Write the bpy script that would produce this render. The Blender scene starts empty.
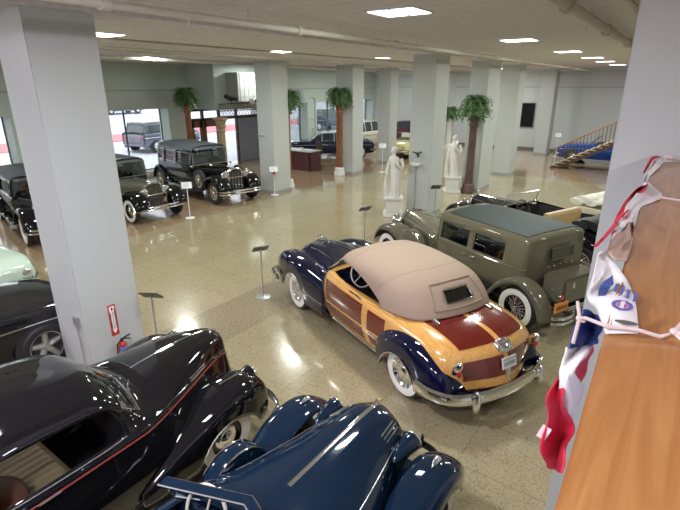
import bpy, bmesh, math, random
from mathutils import Vector, Matrix
random.seed(7)
PI = math.pi
D2R = math.radians
scene = bpy.context.scene
COL = scene.collection

# ------------------------------------------------------------------ materials
MATS = {}
def _pb(name):
    m = bpy.data.materials.new(name); m.use_nodes = True
    return m, m.node_tree.nodes, m.node_tree.links, m.node_tree.nodes['Principled BSDF']
def mat(name, col, rough=.5, metal=0, coat=0, spec=.5, emit=None, es=0, alpha=1, trans=0, noise=None):
    if name in MATS: return MATS[name]
    m, N, L, b = _pb(name)
    b.inputs['Base Color'].default_value = (*col, 1)
    b.inputs['Roughness'].default_value = rough
    b.inputs['Metallic'].default_value = metal
    b.inputs['Coat Weight'].default_value = coat
    b.inputs['Coat Roughness'].default_value = .02
    b.inputs['Specular IOR Level'].default_value = spec
    if emit:
        b.inputs['Emission Color'].default_value = (*emit, 1); b.inputs['Emission Strength'].default_value = es
    b.inputs['Transmission Weight'].default_value = trans
    if noise:
        sc, amt = noise
        tc = N.new('ShaderNodeTexCoord'); n = N.new('ShaderNodeTexNoise'); n.inputs['Scale'].default_value = sc
        n.inputs['Detail'].default_value = 5
        mr = N.new('ShaderNodeMapRange'); mr.inputs['To Min'].default_value = 1 - amt; mr.inputs['To Max'].default_value = 1 + amt
        mx = N.new('ShaderNodeMix'); mx.data_type = 'RGBA'; mx.blend_type = 'MULTIPLY'; mx.inputs[0].default_value = 1
        cc = N.new('ShaderNodeCombineColor')
        L.new(tc.outputs['Object'], n.inputs['Vector']); L.new(n.outputs['Fac'], mr.inputs['Value'])
        for i in range(3): L.new(mr.outputs[0], cc.inputs[i])
        mx.inputs[6].default_value = (*col, 1); L.new(cc.outputs[0], mx.inputs[7])
        L.new(mx.outputs[2], b.inputs['Base Color'])
    MATS[name] = m
    return m
def mix_mat(name, ca, cb, vec='Object', scale=(1,1,1), kind='noise', nscale=4, lo=.4, hi=.6, rough=.4, coat=0, distort=0, bump=0, detail=4):
    if name in MATS: return MATS[name]
    m, N, L, b = _pb(name)
    tc = N.new('ShaderNodeTexCoord'); mp = N.new('ShaderNodeMapping'); mp.inputs['Scale'].default_value = scale
    L.new(tc.outputs[vec], mp.inputs['Vector'])
    n = N.new('ShaderNodeTexNoise'); n.inputs['Scale'].default_value = nscale; n.inputs['Detail'].default_value = detail
    n.inputs['Distortion'].default_value = distort
    L.new(mp.outputs[0], n.inputs['Vector'])
    r = N.new('ShaderNodeMapRange'); r.inputs['From Min'].default_value = lo; r.inputs['From Max'].default_value = hi
    L.new(n.outputs['Fac'], r.inputs['Value'])
    mx = N.new('ShaderNodeMix'); mx.data_type = 'RGBA'
    mx.inputs[6].default_value = (*ca, 1); mx.inputs[7].default_value = (*cb, 1)
    L.new(r.outputs[0], mx.inputs[0]); L.new(mx.outputs[2], b.inputs['Base Color'])
    b.inputs['Roughness'].default_value = rough; b.inputs['Coat Weight'].default_value = coat; b.inputs['Coat Roughness'].default_value = .05
    if bump:
        bp = N.new('ShaderNodeBump'); bp.inputs['Strength'].default_value = bump; bp.inputs['Distance'].default_value = .01
        L.new(n.outputs['Fac'], bp.inputs['Height']); L.new(bp.outputs[0], b.inputs['Normal'])
    MATS[name] = m
    return m
def glass_mat(name, tint, opac, rough=.02):
    """pane: mostly transparent, tinted, with a mirror-like surface"""
    if name in MATS: return MATS[name]
    m = bpy.data.materials.new(name); m.use_nodes = True
    N, L = m.node_tree.nodes, m.node_tree.links
    N.remove(N['Principled BSDF'])
    t = N.new('ShaderNodeBsdfTransparent'); t.inputs[0].default_value = (*tint, 1)
    g = N.new('ShaderNodeBsdfGlossy'); g.inputs['Roughness'].default_value = rough; g.inputs[0].default_value = (.9, .95, .95, 1)
    f = N.new('ShaderNodeLayerWeight'); f.inputs[0].default_value = .25
    mr = N.new('ShaderNodeMapRange'); mr.inputs['To Min'].default_value = opac; mr.inputs['To Max'].default_value = .8
    L.new(f.outputs['Fresnel'], mr.inputs['Value'])
    mx = N.new('ShaderNodeMixShader'); L.new(mr.outputs[0], mx.inputs[0]); L.new(t.outputs[0], mx.inputs[1]); L.new(g.outputs[0], mx.inputs[2])
    L.new(mx.outputs[0], N['Material Output'].inputs['Surface'])
    MATS[name] = m
    return m

def paint(name, col, metal=0, rough=.12): return mat(name, col, rough=rough, metal=metal, coat=.75, spec=.12)
CHROME = mat('chrome', (.82, .83, .85), rough=.09, metal=1)
NICKEL = mat('nickel', (.75, .70, .58), rough=.18, metal=1)
RUBBER = mat('rubber', (.018, .018, .02), rough=.55)
WHITEW = mat('whitewall_rubber', (.86, .84, .78), rough=.5)
DARKIN = mat('dark_interior', (.022, .02, .022), rough=.75)
BLACK = paint('black_paint', (.006, .006, .007), rough=.06)
BLACKM = mat('black_matte', (.02, .02, .022), rough=.6)
NAVY = paint('navy_paint', (.004, .005, .028), rough=.06)
BLUE = paint('blue_paint', (.004, .015, .035), rough=.08)
OLIVE = paint('olive_grey_paint', (.150, .135, .088), rough=.15)
OLIVED = paint('olive_dark_paint', (.125, .115, .078), rough=.15)
CANVAS = mat('tan_canvas', (.40, .295, .225), rough=.85, noise=(60, .06))
CANVASD = mat('tan_canvas_binding', (.36, .26, .19), rough=.85)
TOPVINYL = mat('grey_green_top', (.036, .050, .048), spec=.2, rough=.55, noise=(80, .12))
CREAM = mat('cream_plastic', (.8, .74, .6), rough=.3)
LEATHER = mat('tan_leather', (.36, .28, .16), rough=.4)
BROWNSEAT = mat('brown_cloth', (.16, .085, .05), rough=.8)
MAROON = mat('maroon_panel', (.15, .012, .008), rough=.12, coat=1, noise=(9, .12))
ASH = mix_mat('ash_wood', (.70, .35, .075), (.82, .46, .15), scale=(1.5, 14, 14), nscale=3, lo=.35, hi=.65, rough=.18, coat=1)
STRIPE = mat('red_coach_line', (.20, .028, .022), rough=.3, coat=.5)
PLATEW = mat('plate_white', (.75, .76, .74), rough=.4)
ORANGEP = mat('plate_orange', (.75, .27, .06), rough=.4)
LENS = mat('lamp_lens', (.50, .52, .50), rough=.12, metal=.7, coat=1)
LENSA = mat('amber_lens', (.5, .22, .04), rough=.1, coat=1)
LENSR = mat('red_lens', (.5, .01, .015), rough=.1, coat=1)
GLASS = glass_mat('window_glass', (.93, .96, .95), .05)
GLASSD = glass_mat('smoked_glass', (.30, .33, .32), .10)
MIRRORG = glass_mat('windscreen_glass', (.88, .96, .94), .45)

# ------------------------------------------------------------------ object helpers
def props(o, label=None, cat=None, group=None, kind=None):
    if label: o['label'] = label
    if cat: o['category'] = cat
    if group: o['group'] = group
    if kind: o['kind'] = kind
    return o
def thing(name, label, cat, loc=(0,0,0), rz=0, group=None):
    o = bpy.data.objects.new(name, None); COL.objects.link(o)
    o.empty_display_size = .1
    o.location = loc; o.rotation_euler = (0, 0, rz)
    return props(o, label, cat, group)
def link(name, me, m=None, parent=None, loc=None, rot=None, smooth=True):
    o = bpy.data.objects.new(name, me); COL.objects.link(o)
    if m is not None:
        if isinstance(m, (list, tuple)):
            for k in m: me.materials.append(k)
        else: me.materials.append(m)
    if parent: o.parent = parent
    if loc: o.location = loc
    if rot: o.rotation_euler = rot
    return o
def fin(name, bm, m, parent=None, loc=None, rot=None, ang=40, merge=True):
    if merge: bmesh.ops.remove_doubles(bm, verts=bm.verts, dist=1e-5)
    bmesh.ops.recalc_face_normals(bm, faces=bm.faces)
    for f in bm.faces: f.smooth = True
    a = D2R(ang)
    for e in bm.edges:
        if len(e.link_faces) == 2 and e.calc_face_angle(0) > a: e.smooth = False
    me = bpy.data.meshes.new(name); bm.to_mesh(me); bm.free()
    return link(name, me, m, parent, loc, rot)
def box(bm, x0, x1, y0, y1, z0, z1, mi=0, bev=0):
    vs = [bm.verts.new((x, y, z)) for z in (z0, z1) for y in (y0, y1) for x in (x0, x1)]
    fs = []
    for q in ((0,2,3,1), (4,5,7,6), (0,1,5,4), (1,3,7,5), (3,2,6,7), (2,0,4,6)):
        f = bm.faces.new([vs[i] for i in q]); f.material_index = mi; fs.append(f)
    if bev:
        es = list({e for f in fs for e in f.edges})
        bmesh.ops.bevel(bm, geom=es, offset=bev, segments=2, affect='EDGES')
    return vs
def new(): return bmesh.new()
def boxobj(name, dims, m, parent=None, bev=0, loc=None, rot=None):
    bm = new(); box(bm, *dims, bev=bev); return fin(name, bm, m, parent, loc, rot)
def grid(bm, P, closed_u=False, closed_v=False, mi=0, skip=None):
    """P[i][j] -> faces"""
    V = [[bm.verts.new(p) for p in row] for row in P]
    nu, nv = len(V), len(V[0])
    for i in range(nu if closed_u else nu - 1):
        for j in range(nv if closed_v else nv - 1):
            if skip and skip(i, j): continue
            q = [V[i][j], V[(i+1) % nu][j], V[(i+1) % nu][(j+1) % nv], V[i][(j+1) % nv]]
            try: f = bm.faces.new(q); f.material_index = mi
            except ValueError: pass
    return V
def lathe(bm, prof, axis='z', seg=32, c=(0,0,0), mi=0, a0=0, a1=2*PI):
    """prof: (r, h)"""
    full = abs(a1 - a0 - 2*PI) < 1e-6
    P = []
    n = seg if full else seg + 1
    for i in range(n):
        a = a0 + (a1 - a0) * i / seg; ca, sa = math.cos(a), math.sin(a); row = []
        for r, h in prof:
            r = max(r, 1e-4)
            if axis == 'z': p = (c[0] + r*ca, c[1] + r*sa, c[2] + h)
            elif axis == 'y': p = (c[0] + r*ca, c[1] + h, c[2] + r*sa)
            else: p = (c[0] + h, c[1] + r*ca, c[2] + r*sa)
            row.append(p)
        P.append(row)
    grid(bm, P, closed_u=full, mi=mi)
def tube(bm, pts, r, seg=8, cap=True, mi=0, prof=None, closed=False):
    """sweep a circle (or prof list of (side, up)) along pts; r may be list"""
    pts = [Vector(p) for p in pts]; n = len(pts); P = []
    for i, p in enumerate(pts):
        if closed: t = pts[(i+1) % n] - pts[i-1]
        else: t = pts[min(i+1, n-1)] - pts[max(i-1, 0)]
        if t.length < 1e-9: t = Vector((1, 0, 0))
        t.normalize()
        u = Vector((0, 0, 1))
        if abs(t.z) > .95: u = Vector((1, 0, 0)) if not prof else Vector((1, 0, 0))
        s = t.cross(u).normalized(); u = s.cross(t).normalized()
        rr = r[i] if isinstance(r, (list, tuple)) else r
        if prof: P.append([p + s*a*rr + u*b*rr for a, b in prof])
        else: P.append([p + s*math.cos(2*PI*k/seg)*rr + u*math.sin(2*PI*k/seg)*rr for k in range(seg)])
    V = grid(bm, P, closed_u=closed, closed_v=True, mi=mi)
    if cap and not closed:
        for row in (V[0], V[-1]):
            try: f = bm.faces.new(row); f.material_index = mi
            except ValueError: pass
def blob(bm, c, s, seg=16, rings=10, mi=0, rot=None):
    M = Matrix.Translation(c) @ (rot or Matrix.Identity(4)) @ Matrix.Diagonal((*s, 1))
    r = bmesh.ops.create_uvsphere(bm, u_segments=seg, v_segments=rings, radius=1, matrix=M)
    for v in r['verts']:
        for f in v.link_faces: f.material_index = mi
def cr(p0, p1, p2, p3, t):
    return .5 * ((2*p1) + (p2 - p0)*t + (2*p0 - 5*p1 + 4*p2 - p3)*t*t + (3*p1 - p0 - 3*p2 + p3)*t*t*t)
def crl(L, s):
    """catmull-rom on list of tuples/vectors"""
    n = len(L); s = max(0, min(n - 1, s)); i = min(int(s), n - 2); t = s - i
    g = lambda k: L[k] if 0 <= k < n else (2*L[0] - L[1] if k < 0 else 2*L[-1] - L[-2])
    return cr(g(i-1), g(i), g(i+1), g(i+2), t)
class Surf:
    def __init__(s, stations):
        s.st = [[Vector(p) for p in row] for row in stations]
        s.n = len(s.st); s.k = len(s.st[0])
    def at(s, u, t):
        n = s.n; u = max(0, min(n - 1, u)); i = min(int(u), n - 2); f = u - i
        c = [crl(s.st[j], t) if 0 <= j < n else None for j in (i-1, i, i+1, i+2)]
        if c[0] is None: c[0] = 2*c[1] - c[2]
        if c[3] is None: c[3] = 2*c[2] - c[1]
        return cr(c[0], c[1], c[2], c[3], f)
    def nrm(s, u, t):
        e = 1e-3
        a = s.at(u + e, t) - s.at(u - e, t); b = s.at(u, min(t + e, s.k - 1)) - s.at(u, max(t - e, 0))
        n = a.cross(b)
        return n.normalized() if n.length > 1e-12 else Vector((0, 0, 1))
    def uof(s, x, t):
        """u where the surface reaches x at t (stations ordered with x rising)"""
        lo, hi = 0., s.n - 1.
        for _ in range(30):
            m = (lo + hi)/2
            if s.at(m, t).x < x: lo = m
            else: hi = m
        return (lo + hi)/2
def lin(a, b, n): return [a + (b - a)*i/(n - 1) for i in range(n)]
def breaks(a, b, step, extra=()):
    L = sorted(set([round(a, 4), round(b, 4)] + [round(e, 4) for e in extra if a < e < b])); out = []
    for p, q in zip(L, L[1:]):
        k = max(1, int(math.ceil((q - p)/step - 1e-6)))
        out += [p + (q - p)*i/k for i in range(k)]
    return out + [L[-1]]
def surf_obj(name, S, m, parent, holes=(), u=None, t=None, us=.2, ts=.25, caps=(True, True), off=0, solid=0, sides=(1, -1), ang=45, inner=None):
    """closed mirrored shell with rectangular holes [(u0,u1,t0,t1)]"""
    u0, u1 = u or (0, S.n - 1); t0, t1 = t or (0, S.k - 1)
    U = breaks(u0, u1, us, [h[i] for h in holes for i in (0, 1)]); T = breaks(t0, t1, ts, [h[i] for h in holes for i in (2, 3)])
    bm = new()
    def skip(i, j):
        a = (U[i] + U[i+1])/2; b = (T[j] + T[j+1])/2
        return any(h[0] < a < h[1] and h[2] < b < h[3] for h in holes)
    pts = [[S.at(a, b) for b in T] for a in U]
    if off:
        # outward normals for +y half
        for i, a in enumerate(U):
            for j, b in enumerate(T):
                n = S.nrm(a, b)
                ref = Vector((0, pts[i][j].y + 1e-4, max(.0, pts[i][j].z - .7)))
                if n.dot(ref) < 0: n = -n
                pts[i][j] = pts[i][j] + n*off
    for sd in sides:
        V = grid(bm, [[(p.x, p.y*sd, p.z) for p in r] for r in pts], skip=skip)
    bmesh.ops.remove_doubles(bm, verts=bm.verts, dist=2e-4)
    if caps[0] or caps[1]:
        for idx, do in ((0, caps[0]), (-1, caps[1])):
            if not do: continue
            r = pts[idx]; ring = [Vector(p) for p in r] + [Vector((p.x, -p.y, p.z)) for p in reversed(r) if p.y > 2e-4]
            try:
                vs = [bm.verts.new(p) for p in ring]; bm.faces.new(vs)
            except ValueError: pass
        bmesh.ops.remove_doubles(bm, verts=bm.verts, dist=2e-4)
    o = fin(name, bm, m, parent, ang=ang)
    if solid:
        md = o.modifiers.new('Solid', 'SOLIDIFY'); md.thickness = solid; md.offset = 0
    return o
def patch(name, S, m, parent, u, t, off=.006, thick=.0, sides=(1,), us=.12, ts=.2, round_=0, mi=0, sep=False):
    """panel that follows a surface between u and t ranges; rounded corner option"""
    bm = new()
    U = breaks(u[0], u[1], us); T = breaks(t[0], t[1], ts)
    for sd in sides:
        P, Q = [], []
        for a in U:
            rp, rq = [], []
            for b in T:
                p = S.at(a, b); n = S.nrm(a, b); ref = Vector((0, p.y + .05, max(0, p.z - .75)*.5 + (.3 if abs(p.y) < .2 else 0)))
                if n.dot(ref) < 0: n = -n
                x = p + n*off; y = p - n*.012
                rp.append((x.x, x.y*sd, x.z)); rq.append((y.x, y.y*sd, y.z))
            P.append(rp); Q.append(rq)
        V = grid(bm, P); W = grid(bm, Q)
        nu, nv = len(V), len(V[0])
        rim = [(i, 0) for i in range(nu)] + [(nu-1, j) for j in range(1, nv)] + [(i, nv-1) for i in range(nu-2, -1, -1)] + [(0, j) for j in range(nv-2, 0, -1)]
        for k in range(len(rim)):
            a, b = rim[k], rim[(k+1) % len(rim)]
            try: bm.faces.new([V[a[0]][a[1]], V[b[0]][b[1]], W[b[0]][b[1]], W[a[0]][a[1]]])
            except ValueError: pass
    return fin(name, bm, m, parent, merge=False)
def surfline(name, S, m, parent, pts, r, sides=(1, -1), off=.006, n=40, prof=None):
    """tube that follows the surface through (u,t) control points, one object for each side"""
    o = None
    for sd in sides:
        bm = new(); L = []
        for i in range(n):
            s = (len(pts) - 1)*i/(n - 1)
            q = crl([Vector((a, b, 0)) for a, b in pts], s)
            p = S.at(q.x, q.y); nn = S.nrm(q.x, q.y)
            if nn.dot(Vector((0, p.y + .05, max(0, p.z - .75)*.5))) < 0: nn = -nn
            p = p + nn*off; L.append((p.x, p.y*sd, p.z))
        tube(bm, L, r, seg=6, prof=prof)
        o = fin(name, bm, m, parent, merge=False)
    return o

# ------------------------------------------------------------------ car parts
def wheel(car, x, y, side, r=.36, w=.17, white=True, style='disc', capm=None, rimm=None, steer=0, ww=(.60, .86)):
    """tyre mesh with whitewall, rim and hub-cap children. side=+1 faces +y"""
    capm = capm or CHROME; rimm = rimm or CHROME
    bm = new(); h = w/2; ri = r*ww[0]
    prof = [(ri*.93, -h*.7), (ri, -h*.95), (r*.85, -h), (r*.96, -h*.8), (r, -h*.45), (r, h*.45), (r*.96, h*.8), (r*.85, h), (ri, h*.95), (ri*.93, h*.7)]
    lathe(bm, prof, 'y', 40)
    wh = fin('wheel', bm, RUBBER, car, loc=(x, y, r), rot=(0, 0, (0 if side > 0 else PI) + steer), ang=60)
    if white:
        bm = new(); lathe(bm, [(ri*.94, h*.86), (ri*1.02, h*1.02), (r*(ww[0]+ww[1])/2, h*1.09), (r*ww[1], h*1.03), (r*ww[1], h*.9)], 'y', 40)
        fin('whitewall', bm, WHITEW, wh)
    if style == 'disc':
        bm = new(); lathe(bm, [(ri, h*.7), (ri*.97, h*1.0), (ri*.9, h*.85), (ri*.78, h*.55), (ri*.7, h*.6), (0, h*.62)], 'y', 36)
        fin('rim', bm, rimm, wh)
        bm = new(); lathe(bm, [(ri*.72, h*.6), (ri*.66, h*.85), (ri*.5, h*1.0), (ri*.42, h*.98), (ri*.3, h*1.2), (ri*.15, h*1.3), (0, h*1.32)], 'y', 32)
        fin('hubcap', bm, capm, wh)
    elif style == 'wire':
        bm = new(); lathe(bm, [(ri*.96, -h*.5), (ri*.96, h*.75), (ri*1.01, h*.98), (ri*.9, h*.9), (ri*.86, h*.4), (ri*.86, -h*.5)], 'y', 36)
        fin('rim', bm, rimm, wh)
        bm = new()
        lathe(bm, [(ri*.88, -h*.3), (0, -h*.2)], 'y', 24)
        fin('brake_drum', bm, BLACKM, wh)
        bm = new()
        for k in range(16):
            a = 2*PI*k/16; b = a + .22
            tube(bm, [(ri*.22*math.cos(a), h*.95, ri*.22*math.sin(a)), (ri*.9*math.cos(b), h*.45, ri*.9*math.sin(b))], .006, seg=4)
            tube(bm, [(ri*.22*math.cos(a), h*.3, ri*.22*math.sin(a)), (ri*.9*math.cos(a-.2), h*.3, ri*.9*math.sin(a-.2))], .006, seg=4)
        fin('wire_spokes', bm, capm, wh, merge=False)
        bm = new(); lathe(bm, [(ri*.28, -h*.2), (ri*.28, h*.9), (ri*.24, h*1.15), (ri*.1, h*1.25), (0, h*1.26)], 'y', 24)
        fin('hubcap', bm, capm, wh)
    elif style == 'five':
        bm = new(); lathe(bm, [(ri*1.05, -h*.5), (ri*1.05, h*.8), (ri*1.14, h*1.02), (ri*1.0, h*.9), (ri*.95, h*.3)], 'y', 40)
        lathe(bm, [(ri*.3, 0), (ri*.3, h*.7), (ri*.2, h*.85), (0, h*.85)], 'y', 20)
        for k in range(5):
            a = 2*PI*k/5 + .3
            tube(bm, [(ri*.2*math.cos(a), h*.55, ri*.2*math.sin(a)), (ri*1.02*math.cos(a), h*.75, ri*1.02*math.sin(a))], [.05, .04], seg=8)
        fin('rim', bm, capm, wh, merge=False)
        bm = new(); lathe(bm, [(ri*.95, -h*.2), (0, -h*.2)], 'y', 24); fin('brake_disc', bm, BLACKM, wh)
    return wh
def fender(name, car, m, keys, side, arch=None, n=44, trim=None, solid=.012, close=False):
    """keys: (x, ztop, yout, yin, zbot); section runs outer bottom -> crown -> inner bottom"""
    K = [Vector(k[:3]) for k in keys]; K2 = [Vector((k[3], k[4], 0)) for k in keys]
    P = []
    for i in range(n):
        s = (len(keys) - 1)*i/(n - 1); a = crl(K, s); b = crl(K2, s)
        x, zt, yo, yi, zb = a.x, a.y, a.z, b.x, b.y
        if arch:
            d = arch[2]**2 - (x - arch[0])**2
            if d > 0: zb = max(zb, arch[1] + math.sqrt(d))
        zt = max(zt, zb + .004)
        H = zt - zb; c = (yo + yi)/2; hw = (yo - yi)/2
        row = []
        for k in range(15):
            f = k/14
            if f <= .3: yy, zz = yo - .02*abs(hw)*(1 - f/.3), zb + H*.55*(f/.3)
            else:
                ang_ = (f - .3)/.7*PI*.86
                yy = c + hw*math.copysign(abs(math.cos(ang_))**.8, math.cos(ang_)); zz = zb + H*.55 + H*.45*abs(math.sin(ang_))**.75
                if ang_ > PI/2: zz = zt - (H*.45)*(1 - abs(math.sin(ang_))**.75)
            row.append((x, yy*side, zz))
        P.append(row)
    bm = new(); grid(bm, P)
    if close:
        pass
    o = fin(name, bm, m, car, ang=55)
    md = o.modifiers.new('Solid', 'SOLIDIFY'); md.thickness = solid; md.offset = 0
    return o
def arc_fender(name, car, m, path, side, y0, y1, crown=.05, lip=.05, thick=.012, n=40, yk=None):
    """strip fender over a wheel, path of (x,z); y0 inner, y1 outer"""
    pts = [crl([Vector((a, b, 0)) for a, b in path], (len(path) - 1)*i/(n - 1)) for i in range(n)]
    P = []
    for i, p in enumerate(pts):
        t = (pts[min(i+1, n-1)] - pts[max(i-1, 0)]).normalized(); nr = Vector((-t.y, t.x, 0))
        if nr.y < 0 and abs(nr.y) > .3: nr = -nr
        # keep normal pointing away from arc centre
        row = []
        a, b = y0, y1
        if yk:
            f = crl([Vector((q[0], q[1], 0)) for q in yk], (len(yk) - 1)*i/(n - 1)); a, b = f.x, f.y
        w = b - a; c = (a + b)/2
        for k in range(11):
            f = -1 + 2*k/10
            h = crown*(1 - abs(f)**2.4)
            if k == 10: h -= lip
            if k == 0: h -= lip*.3
            q = p + nr*h
            row.append((q.x, (c + w/2*min(1, abs(f)**.85)*(1 if f > 0 else -1))*side, q.y))
        P.append(row)
    bm = new(); grid(bm, P)
    o = fin(name, bm, m, car, ang=60)
    md = o.modifiers.new('Solid', 'SOLIDIFY'); md.thickness = thick; md.offset = 0
    return o
def bullet(name, car, m, lensm, c, r, L, tilt=0, sy=1, sx=1, back=.6, deep=False, rim=True):
    """headlamp with its axis along x, lens towards +x"""
    bm = new()
    lathe(bm, [(0, -L), (r*.35, -L*.92), (r*.7, -L*.6), (r*.95, -L*.2), (r, 0), (r*.98, r*.12)], 'x', 28)
    o = fin(name, bm, m, car, loc=c)
    bm = new(); lathe(bm, [(r*.94, r*.05), (r*.94, r*.14), (r*.7, r*.28), (r*.35, r*.36), (0, r*.38)], 'x', 28)
    fin('lens', bm, lensm, o)
    if rim:
        bm = new(); lathe(bm, [(r*1.02, -r*.05), (r*1.05, r*.08), (r*1.0, r*.18), (r*.9, r*.16)], 'x', 28)
        fin('rim', bm, CHROME, o)
    return o
def bumper(name, car, m, pts, hgt=.1, dep=.035, bars=1, gap=.0):
    prof = [(-1, -.8), (-.4, -1), (.6, -.75), (1, 0), (.6, .75), (-.4, 1), (-1, .8)]
    bm = new()
    fine = [crl([Vector(p) for p in pts], (len(pts) - 1)*i/27) for i in range(28)]
    for b in range(bars):
        dz = (b - (bars - 1)/2)*gap
        # custom sweep: side axis outwards
        P = []
        for i, p in enumerate(fine):
            t = (fine[min(i+1, 27)] - fine[max(i-1, 0)]).normalized()
            s = t.cross(Vector((0, 0, 1))).normalized()
            if s.x*(1 if fine[14].x > 0 else -1) < -.2: s = -s
            P.append([p + s*a*dep + Vector((0, 0, 1))*(bb*hgt/2) + Vector((0, 0, dz)) for a, bb in prof])
        V = grid(bm, P, closed_v=True)
        for row in (V[0], V[-1]):
            try: bm.faces.new(row)
            except ValueError: pass
    return fin(name, bm, m, car)
def steering_wheel(car, c, r, tilt, m, column=True):
    bm = new()
    R = Matrix.Translation(c) @ Matrix.Rotation(tilt, 4, 'Y')
    n = 28; tube(bm, [R @ Vector((0, r*math.cos(2*PI*k/n), r*math.sin(2*PI*k/n))) for k in range(n)], r*.065, seg=8, closed=True)
    for a in (PI/2, PI/2 + 2.1, PI/2 - 2.1): tube(bm, [R @ Vector((0, 0, 0)), R @ Vector((0, r*math.cos(a), r*math.sin(a)))], r*.04, seg=6)
    blob(bm, R @ Vector((0, 0, 0)), (r*.16,)*3, 10, 6)
    o = fin('steering_wheel', bm, m, car, merge=False)
    if column:
        bm = new(); tube(bm, [R @ Vector((0, 0, 0)), R @ Vector((.75, 0, 0))], .02, seg=8); fin('steering_column', bm, BLACKM, o)
    return o
def seat(car, name, m, x0, x1, y, w, zc, zb, ribs=8):
    """pleated bench: cushion + back"""
    bm = new()
    N = ribs*4
    def rib(k): return .012*abs(math.sin(PI*ribs*k/N))
    P = []
    for k in range(N + 1):
        yy = y - w/2 + w*k/N; h = rib(k)
        P.append([(x1, yy, zc - .22), (x1 + .02, yy, zc - .05), (x1 - .04, yy, zc + h), (x0 + .2, yy, zc - .02 + h), (x0 + .12, yy, zc + .03 + h),
                  (x0 + .06, yy, zb - .1 + h), (x0 + .02, yy, zb + h*.6), (x0 - .06, yy, zb), (x0 - .12, yy, zb - .08), (x0 - .1, yy, zc - .22)])
    V = grid(bm, P)
    for row in (V[0], V[-1]): bm.faces.new(row)
    return fin(name, bm, m, car)
def text(name, s, size, m, parent, M, ext=.001, align='CENTER'):
    cu = bpy.data.curves.new(name, 'FONT'); cu.body = s; cu.size = size; cu.align_x = align; cu.align_y = 'CENTER'; cu.extrude = ext
    tmp = bpy.data.objects.new('tmp_text', cu); COL.objects.link(tmp)
    dg = bpy.context.evaluated_depsgraph_get(); me = bpy.data.meshes.new_from_object(tmp.evaluated_get(dg))
    bpy.data.objects.remove(tmp, do_unlink=True)
    me.transform(M); me.name = name
    o = bpy.data.objects.new(name, me); COL.objects.link(o); me.materials.clear(); me.materials.append(m)
    if parent: o.parent = parent
    return o

def sec(xs, xc, pts, zt):
    """half section, pts = [(y,z)...] from the sill up, last point on the centre line; x blends xs -> xc"""
    n = len(pts); ym = max(p[0] for p in pts); out = []
    for i, (y, z) in enumerate(pts):
        f = 1 - min(1, y/ym); f = 1 - (1 - f)**1.6
        out.append((xs + (xc - xs)*f, y, z))
    out.append((xc, 0, zt)); return out

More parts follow.
